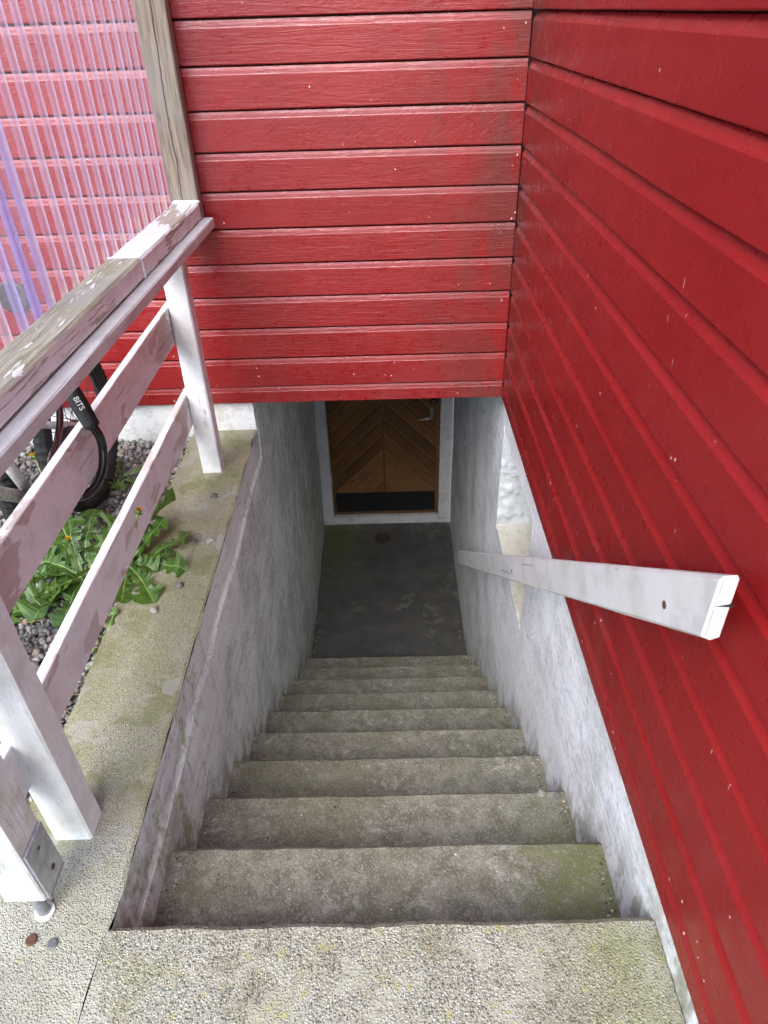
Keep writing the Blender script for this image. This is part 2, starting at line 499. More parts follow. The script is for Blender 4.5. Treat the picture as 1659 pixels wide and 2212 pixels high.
def m_limewall(name, left=True):
    """whitewashed board-formed concrete: board lines, flaked paint, drips, stains"""
    m = M(name)
    p = m.pos()
    x, y, z = m.xyz(p, 0), m.xyz(p, 1), m.xyz(p, 2)
    tilt = m.math('ADD', z, m.math('MULTIPLY', y, .04))
    pt = m.nd('ShaderNodeCombineXYZ', x, y, tilt)
    st = m.noise(m.scl(pt, (20, 5, 30)), 1.0, 4, .7, .4)
    st2 = m.noise(m.scl(pt, (60, 15, 105)), 1.0, 3, .7, .3)
    grit = m.noise(p, 85, 4, .75)
    big = m.noise(p, 3.4, 5, .65)
    hi = (.86, .92, .87) if left else (.80, .82, .85)
    lo = (.72, .77, .72) if left else (.70, .72, .75)
    c = m.mix(m.ss(st, .32, .66), lo, hi)
    c = m.mix(m.math('MULTIPLY', m.ss(big, .46, .66), .45), c, (.42, .425, .41))
    c = m.mix(m.math('MULTIPLY', m.ss(grit, .56, .64), .35), c, (.36, .36, .34))
    # flaked-off paint with hard edges
    fl = m.math('ADD', m.math('MULTIPLY', m.noise(m.scl(p, (40, 30, 46)), 1.0, 4, .75), .7), m.math('MULTIPLY', big, .3))
    flm = m.ss(fl, .560, .575)
    c = m.mix(m.math('MULTIPLY', flm, .5 if left else .32), c, m.mix(grit, (.30, .295, .27), (.46, .45, .42)))
    # drips
    ver = m.noise(m.scl(p, (24, 22, 2.2)), 1.0, 4, .65)
    c = m.mix(m.math('MULTIPLY', m.ss(ver, .56, .68), .35 if left else .18), c, (.36, .345, .29))
    # raised board-joint fins, whiter
    zz = m.math('ADD', tilt, m.math('MULTIPLY', m.noise(m.scl(p, (1, 1.1, 1)), 1.0, 3), .07))
    fr = m.math('ABSOLUTE', m.math('SUBTRACT', m.math('FRACT', m.math('MULTIPLY', zz, 8.6)), .5))
    fin = m.math('MULTIPLY', m.ss(fr, .034, .016), m.ss(m.noise(m.scl(p, (1, 4, 9)), 1.0, 3), .46, .52))
    c = m.mix(m.math('MULTIPLY', fin, .95), c, (.95, .95, .94))
    dash = m.ss(st2, .63, .655)
    c = m.mix(m.math('MULTIPLY', dash, .85), c, (.90, .90, .88))
    pit = m.ss(m.voro(m.scl(p, (38, 30, 38)), 1.0), .12, .07)
    pitm = m.math('MULTIPLY', pit, m.ss(m.noise(p, 5, 3), .54, .60))
    c = m.mix(m.math('MULTIPLY', pitm, .9), c, (.07, .065, .06))
    ck = m.ss(m.voro(m.scl(pt, (2, 1.6, 3.4)), 1.0, feat='DISTANCE_TO_EDGE'), .010, .004)
    ckm = m.math('MULTIPLY', ck, m.ss(m.noise(p, 3.7, 3), .48, .56))
    c = m.mix(m.math('MULTIPLY', ckm, .22), c, (.16, .15, .14))
    if left:
        # bare damp concrete and algae under the coping near the top of the stairs
        n2 = m.noise(m.scl(p, (14, 11, 6)), 1.0, 4, .75)
        near = m.math('MULTIPLY', m.ss(y, 1.9, 1.0), m.ss(z, -.70, -.10))
        b = m.ss(m.math('ADD', n2, m.math('MULTIPLY', near, .32)), .83, .90)
        c = m.mix(m.math('MULTIPLY', b, .8), c, m.mix(m.ss(m.noise(p, 40, 4, .7), .42, .58), (.31, .36, .17), (.58, .63, .50)))
        c = m.mix(m.math('MULTIPLY', m.ss(m.noise(m.scl(p, (30, 34, 18)), 1.0, 4, .75), .56, .59), m.math('MULTIPLY', b, .9)), c, (.80, .80, .77))
        brown = m.math('MULTIPLY', m.ss(y, 2.25, 2.8), m.ss(n2, .38, .62))
        c = m.mix(m.math('MULTIPLY', brown, .5), c, (.42, .355, .27))
    else:
        nd = m.math('MULTIPLY', m.ss(y, .75, .50), m.ss(m.noise(p, 12, 4), .4, .6))
        c = m.mix(m.math('MULTIPLY', nd, .4), c, (.45, .45, .36))
    # splash line along the treads
    sl = m.math('ADD', z, m.math('MULTIPLY', m.math('SUBTRACT', y, .56), .783))
    fo = m.math('MULTIPLY', m.ss(sl, .13, -.08), m.ss(m.noise(m.scl(p, (18, 18, 9)), 1.0, 4, .7), .42, .58))
    c = m.mix(m.math('MULTIPLY', fo, .7), c, (.19, .19, .10))
    h = m.math('ADD', m.math('MULTIPLY', st, .7), m.math('MULTIPLY', st2, .4))
    h = m.math('ADD', h, m.math('MULTIPLY', fin, .8))
    h = m.math('SUBTRACT', h, m.math('MULTIPLY', pitm, 1.0))
    h = m.math('SUBTRACT', h, m.math('MULTIPLY', ckm, .3))
    h = m.math('SUBTRACT', h, m.math('MULTIPLY', flm, .35))
    h = m.math('ADD', h, m.math('MULTIPLY', grit, .5))
    return m.fin(c, .75, h, .004, .9)

def m_plaster(name, col=(.74, .75, .76), dirty=.4):
    m = M(name)
    p = m.pos()
    n = m.noise(p, 25, 6, .7)
    c = m.mix(m.math('MULTIPLY', m.ss(n, .5, .68), dirty), col, (.36, .33, .25))
    low = m.math('MULTIPLY', m.ss(m.math('ADD', m.xyz(p, 2), m.math('MULTIPLY', n, .06)), .09, .0), .55)
    c = m.mix(m.math('MULTIPLY', low, dirty), c, (.42, .38, .26))
    h = m.math('ADD', n, m.math('MULTIPLY', m.noise(p, 110, 4, .7), .5))
    return m.fin(c, .8, h, .005, .9)

def m_door(name):
    m = M(name)
    o = m.obj()
    g = m.noise(m.scl(o, (5, 70, 70)), 1.0, 5, .6, 1.4)
    c = m.mix(m.ss(g, .3, .7), (.150, .064, .018), (.195, .086, .025))
    big = m.noise(m.pos(), 7, 4)
    c = m.mix(m.math('MULTIPLY', m.ss(big, .45, .7), .5), c, (.07, .032, .013))
    lowz = m.math('MULTIPLY', m.ss(m.xyz(m.pos(), 2), -1.15, -1.55), m.ss(m.noise(m.pos(), 35, 5, .7), .47, .62))
    c = m.mix(m.math('MULTIPLY', lowz, .7), c, (.14, .095, .055))
    tone = m.ss(m.nt.nodes.new('ShaderNodeObjectInfo').outputs['Random'], 0, 1, .62, 1.25)
    c = m.nd('ShaderNodeVectorMath', c, tone, p_operation='MULTIPLY')
    kn = m.ss(m.voro(m.scl(o, (6, 14, 14)), 1.0), .10, .05)
    c = m.mix(kn, c, (.03, .014, .008))
    return m.fin(c, .42, g, .0012, .6)

def m_simple(name, col, rough=.5, metal=0.0, bump=None, **k):
    m = M(name)
    o = m.obj()
    n = m.noise(o, 45, 4, .6)
    c = m.mix(m.ss(n, .35, .7), col, tuple(x * .72 for x in col))
    ro = m.ss(m.noise(o, 70, 3), .3, .7, max(.05, rough - .08), min(1, rough + .08))
    return m.fin(c, ro, n, bump or .0004, .5, metal=metal, **k)

def m_leaf(name, c1, c2, trans=.3):
    m = M(name)
    o = m.obj()
    n = m.noise(o, 60, 4)
    c = m.mix(m.ss(n, .3, .7), c1, c2)
    bs = m.fin(c, .42, n, .001, .5)
    tr = m.nt.nodes.new('ShaderNodeBsdfTranslucent')
    m.put(tr.inputs['Color'], m.mix(.5, c, (.30, .42, .05)))
    mx = m.nt.nodes.new('ShaderNodeMixShader')
    mx.inputs[0].default_value = trans
    m.nt.links.new(m.b.outputs[0], mx.inputs[1])
    m.nt.links.new(tr.outputs[0], mx.inputs[2])
    m.nt.links.new(mx.outputs[0], m.out.inputs['Surface'])
    return m.m

def m_sheet(name, milky, tint, paint=False):
    """clear polycarbonate: mostly see-through, a little glossy, a little milky"""
    m = M(name)
    p = m.pos()
    n = m.noise(m.scl(p, (20, 20, 3)), 1.0, 4)
    tr = m.nt.nodes.new('ShaderNodeBsdfTransparent')
    tr.inputs['Color'].default_value = (.94, .93, .97, 1)
    gl = m.nt.nodes.new('ShaderNodeBsdfGlossy')
    gl.inputs['Roughness'].default_value = .3
    df = m.nt.nodes.new('ShaderNodeBsdfTranslucent')
    df2 = m.nt.nodes.new('ShaderNodeBsdfDiffuse')
    col = m.mix(m.ss(n, .35, .7), tint, tuple(min(1, x * 1.08) for x in tint))
    fac = m.ss(n, .3, .75, milky * .75, milky * 1.2)
    if paint:
        dr = m.math('MULTIPLY', m.ss(m.xyz(p, 2), .865, .82), m.ss(m.noise(m.scl(p, (30, 30, 22)), 1.0, 4, .7), .44, .52))
        col = m.mix(dr, col, (.80, .80, .80))
        fac = m.math('MAXIMUM', fac, m.math('MULTIPLY', dr, .55))
    m.put(df.inputs['Color'], col)
    m.put(df2.inputs['Color'], col)
    d = m.nt.nodes.new('ShaderNodeMixShader')
    d.inputs[0].default_value = .5
    m.nt.links.new(df.outputs[0], d.inputs[1]); m.nt.links.new(df2.outputs[0], d.inputs[2])
    fr = .035
    a = m.nt.nodes.new('ShaderNodeMixShader')
    m.put(a.inputs[0], fac)
    m.nt.links.new(tr.outputs[0], a.inputs[1]); m.nt.links.new(d.outputs[0], a.inputs[2])
    b = m.nt.nodes.new('ShaderNodeMixShader')
    m.put(b.inputs[0], fr)
    m.nt.links.new(a.outputs[0], b.inputs[1]); m.nt.links.new(gl.outputs[0], b.inputs[2])
    m.nt.links.new(b.outputs[0], m.out.inputs['Surface'])
    m.nt.nodes.remove(m.b)
    return m.m

RED = m_red('red_paint_back', 1.0)
RED2 = m_red('red_paint_side', .34, .28)
DARK = m_simple('dark_gap', (.05, .012, .012), .8)
WW = m_whitewood('white_paint', .66)
WW_SLAT = m_whitewood('white_paint_peeling', .560, under=(.62, .55, .53), paint=(.88, .87, .88), grain=.25, gw=.10, sc=(4.5, 9, 9))
WW_RAIL = m_whitewood('white_paint_rail', .64, paint=(.60, .60, .595), green=.12, grain=.3)
WW_POST = m_whitewood('white_paint_post', .655, under=(.50, .48, .44), green=.18, grain=.6)
WW_OLD = m_whitewood('white_paint_old', .60, under=(.34, .31, .22), paint=(.78, .79, .77), green=.5, grain=1.2)
WW_CAPSIDE = m_whitewood('white_paint_cap_side', .555, under=(.40, .365, .30), paint=(.76, .75, .75), grain=1.4, gw=.75)
WW_CAPFAR = m_whitewood('white_paint_cap', .57, under=(.36, .31, .25), paint=(.73, .74, .74), grain=1.0)
TIMBER = m_weathered('bare_timber', (.27, .225, .165), crack=True)
CAPWOOD = m_weathered('weathered_cap', (.36, .335, .255), paintamt=.415, green=.30)
AGG = m_aggregate('aggregate_concrete')
PAR = m_parapet('coping_concrete')
STEP = m_step('step_concrete')
FLOOR = m_floor('cellar_floor_concrete')
LIME_L = m_limewall('whitewash_left', True)
LIME_R = m_limewall('whitewash_right', False)
PLASTER = m_plaster('white_plaster')
JAMB = m_plaster('pale_blue_plaster', (.56, .60, .63), .3)
SILLP = m_plaster('cream_plaster', (.54, .53, .49), .6)
PINE = m_door('varnished_pine')
FRAME = m_whitewood('door_frame_paint', .74, paint=(.62, .62, .62), grain=.2)
BLACKPLATE = m_simple('black_kick_plate', (.010, .010, .011), .45)
CHROME = m_simple('worn_chrome', (.42, .42, .42), .38, 1.0)
BLACKMET = m_simple('black_metal', (.015, .015, .016), .4)
GALV = m_simple('galvanised_steel', (.58, .61, .65), .45, .8)
RUST = m_simple('rust', (.11, .048, .025), .85)
BOLT = m_simple('dull_bolt_steel', (.15, .155, .16), .6, .4)
DRAINM = m_simple('dark_rusty_iron', (.055, .030, .020), .85)
RUBBER = m_simple('rubber', (.012, .012, .013), .75, bump=.001)
GLOSSBLACK = m_simple('black_vinyl', (.008, .008, .009), .16)
BIKEWHITE = m_simple('bike_white_paint', (.70, .69, .67), .3)
BIKEGREY = m_simple('bike_grey_plastic', (.05, .055, .06), .5)
LETTER = m_simple('pale_lettering', (.75, .75, .75), .6)
GLASSD = m_simple('dark_glass', (.05, .055, .05), .15)
LEAF = m_leaf('dandelion_leaf', (.042, .105, .014), (.080, .168, .022))
LEAF2 = m_leaf('dandelion_leaf_pale', (.066, .145, .022), (.112, .21, .034))
RIB = m_leaf('leaf_midrib', (.28, .36, .14), (.34, .40, .18), .1)
STEM = m_leaf('flower_stem', (.22, .30, .09), (.30, .34, .14), .1)
PETAL = m_leaf('yellow_petal', (.75, .46, .01), (.85, .60, .02), .2)
PETAL_OLD = m_leaf('orange_petal', (.62, .25, .02), (.70, .36, .03), .2)
SHEET = m_sheet('clear_sheet', .17, (.82, .76, .86))
SHEETRIB = m_sheet('clear_sheet_rib', .50, (.75, .71, .89), True)
SHEETLAP = m_sheet('clear_sheet_lap', .58, (.58, .55, .88))

# ------------------------------------------------------------------ the setting
XL, XR = -.4962, .428
Y0, G, RI = .5596, .2372, .1857
ZF = -10 * RI
YB = 2.30        # face of the house foundation
YS = 2.28        # face of the back siding
XS = .408        # face of the side siding
YD = 4.15        # face of the door frame
ZS = .119        # lower edge of the siding
XP = -.73        # outer edge of the stair coping

gm = M('ground_gravel')
p_ = gm.pos()
gc = gm.mix(gm.xyz(gm.voro(p_, 95, out=1), 0), (.10, .095, .085), (.34, .33, .31))
gc = gm.mix(gm.ss(gm.noise(p_, 4, 4), .5, .65), gc, (.12, .095, .07))
GROUND = gm.fin(gc, .9, gm.voro(p_, 95), .008, 1.0)
gv = [(-400, -400, -.045), (XP - .002, -400, -.045), (XP - .002, 2.5, -.045), (-400, 2.5, -.045), (400, -400, -.045), (400, -2.2, -.045), (XP - .002, -2.2, -.045)]
ground = link('ground', mesh('ground', gv, [(0, 1, 2, 3), (1, 4, 5, 6)], GROUND))
tag(ground, kind='structure')

# landing slab in front of the stairs, with a worn uneven nosing
def slab_top(name, x0, x1, y0, y1, z, zb, nx, ny, mat, edge=None, left=None):
    xs = [x0 + (x1 - x0) * i / nx for i in range(nx + 1)]
    ys = [y0 + (y1 - y0) * j / ny for j in range(ny + 1)]
    V, F = [], []
    for j, y in enumerate(ys):
        for i, x in enumerate(xs):
            xx, yy = x, y
            zz = z + nz(x, y, 0, 9) * .0012
            if j == ny:
                yy += edge(x) if edge else 0
                zz -= .010
            if j == ny - 1:
                yy = y1 - .009 + (edge(x) if edge else 0)
                zz -= .0015
            if left and i == 0:
                xx += left(y)
            V.append((xx, yy, zz))
    for j in range(ny):
        for i in range(nx):
            a = j * (nx + 1) + i
            F.append((a, a + 1, a + nx + 2, a + nx + 1))
    base = len(V)
    ring = [i for i in range(nx + 1)] + [(j + 1) * (nx + 1) - 1 for j in range(1, ny + 1)] + [ny * (nx + 1) + i for i in range(nx - 1, -1, -1)] + [j * (nx + 1) for j in range(ny - 1, 0, -1)]
    for k in ring:
        V.append((V[k][0], V[k][1], zb))
    n = len(ring)
    for k in range(n):
        a, b = ring[k], ring[(k + 1) % n]
        F.append((b, a, base + k, base + (k + 1) % n))
    return mesh(name, V, F, mat)

def nose(k):
    return lambda x: nz(x, k * 3.7, 0, 9) * .004 + nz(x, k * 5.1, 2, 45) * .0026

def seam(y):
    return nz(3, y, 1, 10) * .008 + nz(3, y, 5, 40) * .003

# landing (x from the seam to the house) and the strip left of the seam belongs to the coping wall
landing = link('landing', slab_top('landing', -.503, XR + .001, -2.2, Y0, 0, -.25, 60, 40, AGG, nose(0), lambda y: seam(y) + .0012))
tag(landing, kind='structure')
# finer rows near the nosing
stairs = thing('concrete_stairs', 'narrow steep worn concrete stairs leading down to the cellar door', 'stairs', (0, Y0, 0))
for k in range(1, 10):
    y1 = Y0 + k * G
    me = slab_top('step', XL - .004, XR + .004, y1 - G - .03, y1, -k * RI, -k * RI - .24, 56, 12, STEP, nose(k))
    link('step', me, stairs)
floor = link('cellar_floor', grid_mesh('cellar_floor', lambda u, v: (XL - .01 + u * (XR - XL + .02), Y0 + 9 * G - .05 + v * 1.65, ZF + nz(u, v * 2, 0, 3) * .003), 30, 40, FLOOR))
tag(floor, kind='structure')

# left stair wall with its coping
wall = thing('retaining_wall', 'whitewashed concrete stair wall with a mossy grey coping under the railing', 'wall', (XL - .1, 1.4, 0))
def coping():
    # top surface from the landing front to the house, right edge soft
    ny, nx = 110, 12
    V, F = [], []
    for j in range(ny + 1):
        y = -2.2 + (YB + 2.2) * j / ny
        for i in range(nx + 1):
            t = i / nx
            if y < Y0:
                xr = -.503 + seam(y) - .0010
            else:
                xr = XL - .0012 + nz(1, y, 3, 18) * .0008
            x = XP + nz(7, y, 0, 12) * .006 + (xr - XP) * t
            z = nz(x, y, 0, 9) * .0015 + (nz(x, y, 4, 26) * .0012)
            if i == nx: z -= (.004 if y >= Y0 else .0015)
            if i == nx - 1: x = xr - .007
            V.append((x, y, z))
    for j in range(ny):
        for i in range(nx):
            a = j * (nx + 1) + i
            F.append((a, a + 1, a + nx + 2, a + nx + 1))
    mi = [0] * len(F)
    b = len(V)
    for j in range(ny + 1):       # skirt: outer side and edge lip
        o = V[j * (nx + 1)]; q = V[j * (nx + 1) + nx]
        V.append((o[0], o[1], -.3)); V.append((q[0] - .012, q[1], -.03))
    for j in range(ny):
        a = j * (nx + 1)
        F.append((a + nx + 1, b + 2 * j + 2, b + 2 * j, a)[::-1]); mi.append(0)
        a = j * (nx + 1) + nx
        F.append((a, b + 2 * j + 1, b + 2 * j + 3, a + nx + 1)[::-1]); mi.append(0)
    return mesh('coping', V, F, PAR)
link('coping', coping(), wall)
def left_face(u, v):
    # v: 0 top .. 1 bottom
    y = Y0 - .03 + u * (YD + .1 - Y0 + .03)
    zt = -.003 if y < YB else ZS + .05
    prof = [0, .04, .095, .112, .124, .14, .2]
    if v <= .3:
        s = v / .3 * 6
        i = min(5, int(s)); d = prof[i] + (prof[i + 1] - prof[i]) * (s - i)
    else:
        d = .2 + (v - .3) / .7 * (1.72 + (zt if y >= YB else 0))
    z = (-.003 - d) if y < YB else (zt - d * (zt + 1.9) / 1.92)
    dep = 0
    if y < 2.3:
        dl = d + nz(0, y, 0, 5) * .02
        dep = .007 * max(0, min(1, (dl - .100) / .02))
    am = max(0, min(1, (d - .03) / .15)) if y < YB else 1
    x = XL + dep * 1.0 + am * (nz(0, y, z, 3.2) * .006 + nz(3, y * .5, z * 2, 16) * .002) - .001 * am + .0006
    if y >= YB: x += .001
    return (x, y, z)
link('wall_face', grid_mesh('wall_face', left_face, 120, 60, LIME_L), wall, smooth=True)

# right stair wall with the cellar-window niche
rwall = thing('foundation_wall', 'whitewashed concrete foundation wall with a small window niche under the red siding', 'wall', (XR + .1, 1.4, 0))
NY0, NY1, NZ0, NZ1 = 1.70, 2.272, -.45, -.012
def right_face():
    ys = sorted(set([-.048, .15, .3] + [.5 + .045 * i for i in range(82)] + [NY0, NY1]))
    ys = [y for y in ys if not (0 < abs(y - NY0) < .02 or 0 < abs(y - NY1) < .02)]
    zs = sorted(set([-1.92 + .05 * i for i in range(42)] + [NZ0, NZ1, .165]))
    zs = [z for z in zs if not (0 < abs(z - NZ0) < .02 or 0 < abs(z - NZ1) < .02) and z <= .17]
    V, F = [], []
    def onedge(y, z):
        return (abs(y - NY0) < 1e-6 or abs(y - NY1) < 1e-6) and NZ0 <= z <= NZ1 or (abs(z - NZ0) < 1e-6 or abs(z - NZ1) < 1e-6) and NY0 <= y <= NY1
    idx = {}
    for y in ys:
        for z in zs:
            x = XR + nz(9, y, z, 3) * .006 + nz(5, y * .6, z * 2, 15) * .002
            if y < Y0 - .02: x = XR + .003
            yy, zz = y, z
            if onedge(y, z):
                yy += nz(y, z, 1, 17) * .008; zz += nz(y, z, 7, 17) * .008
            idx[(y, z)] = len(V); V.append((x, yy, zz))
    for a, b in zip(ys, ys[1:]):
        for c, d in zip(zs, zs[1:]):
            if a >= NY0 - 1e-6 and b <= NY1 + 1e-6 and c >= NZ0 - 1e-6 and d <= NZ1 + 1e-6:
                continue
            F.append((idx[(a, c)], idx[(b, c)], idx[(b, d)], idx[(a, d)]))
    return mesh('wall_face', V, F, LIME_R)
link('wall_face', right_face(), rwall, smooth=True)
DN = .23
link('niche_jamb', grid_mesh('niche_jamb', lambda u, v: (XR - .004 + u * DN, NY1 - (u * .045) + abs(nz(u * 3, 2, v * 5, 2.6)) * -.014 + nz(u * 4, 1, v * 8, 3) * .005 - .03 * max(0, nz(u * 2 + 5, 3, v * 6, 1.6) - .28), NZ0 - .02 + v * (NZ1 - NZ0 + .04)), 26, 44, JAMB), rwall, smooth=True)
link('niche_sill', grid_mesh('niche_sill', lambda u, v: (XR - .003 + u * DN, NY0 - .02 + v * (NY1 - NY0 + .03), NZ0 + .0 + u * .035 + nz(u * 3, v * 3, 0, 3) * .005 + (max(0, v - .82) * .12) * u), 24, 34, SILLP), rwall, smooth=True)
link('niche_jamb', box_mesh('niche_near', XR + .012, XR + DN + .03, NY0 - .06, NY0 - .006, NZ0 - .03, NZ1 + .03), rwall, SILLP)
link('niche_lintel', box_mesh('niche_lintel', XR + .012, XR + DN + .03, NY0 - .06, NY1 + .06, NZ1 + .008, NZ1 + .06), rwall, JAMB)
link('window_frame', box_mesh('window_frame', XR + DN - .02, XR + DN + .02, NY0 - .05, NY1 + .05, NZ0 - .02, NZ0 + .09), rwall, WW)
link('window_pane', box_mesh('window_pane', XR + DN + .004, XR + DN + .012, NY0 - .05, NY1 + .05, NZ0 + .09, NZ1 + .05), rwall, GLASSD)

# ------------------------------------------------------------------ house
house = thing('house', 'red clapboard house corner above a cellar entrance with a pine door', 'house', (0, 3.2, 0))
def board_mesh(name, L, h=.0870, cham=.0155, dep=.0052, seg=10, x0=0.0, flat=False):
    """profile seen from the end: outward is -Y; face, soft arris, sloped top that runs back under the next board"""
    zt = h
    prof = [(.021, 0), (.004, 0), (.0012, .0006), (0, .003), (0, zt * .5), (0, zt - .003), (.0012, zt), (dep * .55, zt + cham * .55), (dep, zt + cham), (.021, zt + cham)]
    n = len(prof)
    V, F = [], []
    xs = [x0 + L * i / seg for i in range(seg + 1)]
    ph = random.uniform(0, 50)
    for x in xs:
        wob = mnoise.noise(Vector((x * 2.1, ph, 0))) * .0014
        wo2 = mnoise.noise(Vector((x * 2.3, ph, 9))) * .0016
        for k, (y, z) in enumerate(prof):
            V.append((x, y + (wob if 1 <= k <= 8 else 0), z + (wo2 if k in (1, 2, 3) else 0)))
    for i in range(seg):
        for k in range(n):
            F.append((i * n + k, i * n + (k + 1) % n, (i + 1) * n + (k + 1) % n, (i + 1) * n + k))
    F.append(tuple(reversed(range(n)))); F.append(tuple(seg * n + k for k in range(n)))
    me = mesh(name, V, F)
    bm = bmesh.new(); bm.from_mesh(me); bmesh.ops.recalc_face_normals(bm, faces=bm.faces); bm.to_mesh(me); bm.free()
    return me

PB = .1072
ZB0 = .183
NB = 23
back_wall = link('siding_wall', box_mesh('siding_wall', -4.2, XS + .3, YS + .0215, YS + .25, ZS + .012, 2.63), house, DARK)
side_wall = link('siding_wall', box_mesh('siding_wall', XS + .0215, XS + .25, -.048, YS + .02, ZS + .012, 2.42), house, DARK)  # unseen near end and top cut short to let light onto the left side
vb = [board_mesh('board', 4.6 + XS - .002, x0=-4.6, seg=26) for _ in range(4)]
vs = [board_mesh('board', 2.325, x0=-2.275, h=.0870, cham=.0172, dep=.0105, seg=16) for _ in range(4)]
low_b = board_mesh('board', 4.6 + XS - .002, x0=-4.6, h=.0455, seg=26)
low_s = board_mesh('board', 2.325, x0=-2.275, h=.0455, seg=16)
RZ = Matrix.Rotation(math.radians(-90), 4, 'Z')
for j in range(-1, NB):
    z = ZS if j < 0 else ZB0 + j * PB
    jy = random.uniform(-.0008, .0008)
    link('board', low_b if j < 0 else vb[j % 4], back_wall, RED, Matrix.Translation((0, YS + jy, z)) )
    # local X runs along -Y world, so local -2.275..2.2 covers y 2.275 .. -2.2
    z2_ = (ZS - .004) if j < 0 else z - .003
    if j < 21: link('board', low_s if j < 0 else vs[(j + 2) % 4], side_wall, RED2, Matrix.Translation((XS + jy, 0, z2_)) @ RZ)
# foundation under the back siding, left of the stairs
link('foundation', grid_mesh('foundation', lambda u, v: (-4.2 + u * (XL + 4.2), YB + nz(u * 30, 0, v * 2, 3) * .004, -.3 + v * (ZS + .33)), 160, 10, PLASTER), house, smooth=True)
link('foundation', box_mesh('foundation_end', XL - .3, XL - .0065, YB + .012, YB + .3, -.3, ZS + .03), house, PLASTER)
# passage ceiling and the wall round the door
link('ceiling', box_mesh('ceiling', XL - .1, XR + .1, YS + .03, YD + .4, ZS + .016, ZS + .2), house, PLASTER)
link('door_wall', box_mesh('door_wall', XL - .1, XR + .1, YD + .10, YD + .3, ZF - .1, ZS + .1), house, PLASTER)

# door frame and door
df = thing_frame = link('door_frame', box_mesh('door_frame', XL - .02, -.421, YD, YD + .09, ZF - .01, ZS + .012, bev=.003), house, FRAME)
link('door_frame', box_mesh('door_frame', .343, XR + .02, YD, YD + .09, ZF - .01, ZS + .012, bev=.003), house, FRAME)
link('door_sill', box_mesh('door_sill', -.4205, .3425, YD + .002, YD + .09, ZF + .012, ZF + .085, bev=.004), house, FRAME)
link('threshold', mesh('threshold', [(XL, YD - .05, ZF + .001), (XR, YD - .05, ZF + .001), (XR, YD + .004, ZF + .022), (XL, YD + .004, ZF + .022), (XL, YD + .02, ZF - .02), (XR, YD + .02, ZF - .02)], [(0, 1, 2, 3), (3, 2, 5, 4)], FLOOR), house)
DX0, DX1, DZ0, DZ1 = -.418, .340, ZF + .088, .24
DY = YD + .035
door = link('door', box_mesh('door', DX0, DX1, DY + .006, DY + .045, DZ0, DZ1, bev=.002), house, m_simple('lit_pine_joint', (.30, .17, .075), .6))  # lighter slab colour in the joints paints light caught by plank bevels
link('edge_strip', box_mesh('edge_strip', DX0, DX0 + .018, DY - .001, DY + .0065, DZ0, DZ1), door, PINE)
link('edge_strip', box_mesh('edge_strip', DX1 - .018, DX1, DY - .001, DY + .0065, DZ0, DZ1), door, PINE)
XC = -.042
link('centre_strip', box_mesh('centre_strip', XC - .008, XC + .008, DY - .011, DY + .0065, DZ0 + .03, DZ1), door, PINE)
KP1 = DZ0 + .198
# chevron planks, clipped to each half of the leaf
def clip(poly, a, b, c):      # keep a*x+b*z<=c
    out = []
    for i in range(len(poly)):
        p, q = poly[i], poly[(i + 1) % len(poly)]
        dp, dq = a * p[0] + b * p[1] - c, a * q[0] + b * q[1] - c
        if dp <= 0: out.append(p)
        if (dp < 0) != (dq < 0) and dp != dq:
            t = dp / (dp - dq)
            out.append((p[0] + (q[0] - p[0]) * t, p[1] + (q[1] - p[1]) * t))
    return out
def plank(x0, x1, sgn, off, pw):
    # strip of direction (1, sgn) between offsets
    s = 1 / math.sqrt(2)
    n = (-sgn * s, s)
    poly = [(x0, DZ0 + .03), (x1, DZ0 + .03), (x1, DZ1), (x0, DZ1)]
    poly = clip(poly, n[0], n[1], off + pw)
    if len(poly) > 2: poly = clip(poly, -n[0], -n[1], -off)
    if len(poly) < 3: return None
    lo, hi = off, off + pw
    bev = .017
    inner = poly
    inner = clip(inner, n[0], n[1], hi - bev)
    if len(inner) > 2: inner = clip(inner, -n[0], -n[1], -(lo + .002))
    if len(inner) < 3: return None
    bm = bmesh.new()
    cx, cz = sum(p[0] for p in inner) / len(inner), sum(p[1] for p in inner) / len(inner)
    a = math.atan2(sgn, 1)
    Rm = Matrix.Translation((cx, DY, cz)) @ Matrix.Rotation(-a, 4, 'Y')
    Ri = Rm.inverted()
    vo = [bm.verts.new(Ri @ Vector((x, DY + .0062, z))) for x, z in poly]
    vi = [bm.verts.new(Ri @ Vector((x, DY - .007, z))) for x, z in inner]
    bm.faces.new(vi); bm.faces.new(list(reversed(vo)))
    # bridge by convex hull
    bmesh.ops.delete(bm, geom=list(bm.faces), context='FACES_ONLY')
    bmesh.ops.convex_hull(bm, input=list(bm.verts))
    bmesh.ops.recalc_face_normals(bm, faces=bm.faces)
    return bmesh_to('plank', bm), Rm
PW = .0885
for (x0, x1, sg, base) in ((DX0 + .019, XC - .009, 1, None), (XC + .009, DX1 - .019, -1, None)):
    s = 1 / math.sqrt(2)
    ref = (-sg * s) * x0 + s * (-.858 if sg < 0 else -1.07)   # one joint measured on the leaf
    if sg < 0: ref = s * -.022 + s * -.858
    else: ref = -s * -.398 + s * -1.07
    for k in range(-12, 22):
        r = plank(x0, x1, sg, ref + k * PW, PW - .0075)
        if r:
            link('plank', r[0], door, PINE, r[1])
link('kick_plate', box_mesh('kick_plate', DX0 + .019, DX1 - .021, DY - .012, DY - .0075, DZ0 + .032, KP1, bev=.001), door, BLACKPLATE)
link('bottom_rail', box_mesh('bottom_rail', DX0 + .01, DX1 - .002, DY - .003, DY + .0065, DZ0, DZ0 + .0295, bev=.002), door, PINE)
hx, hz = .288, -.955
bm = bmesh.new()
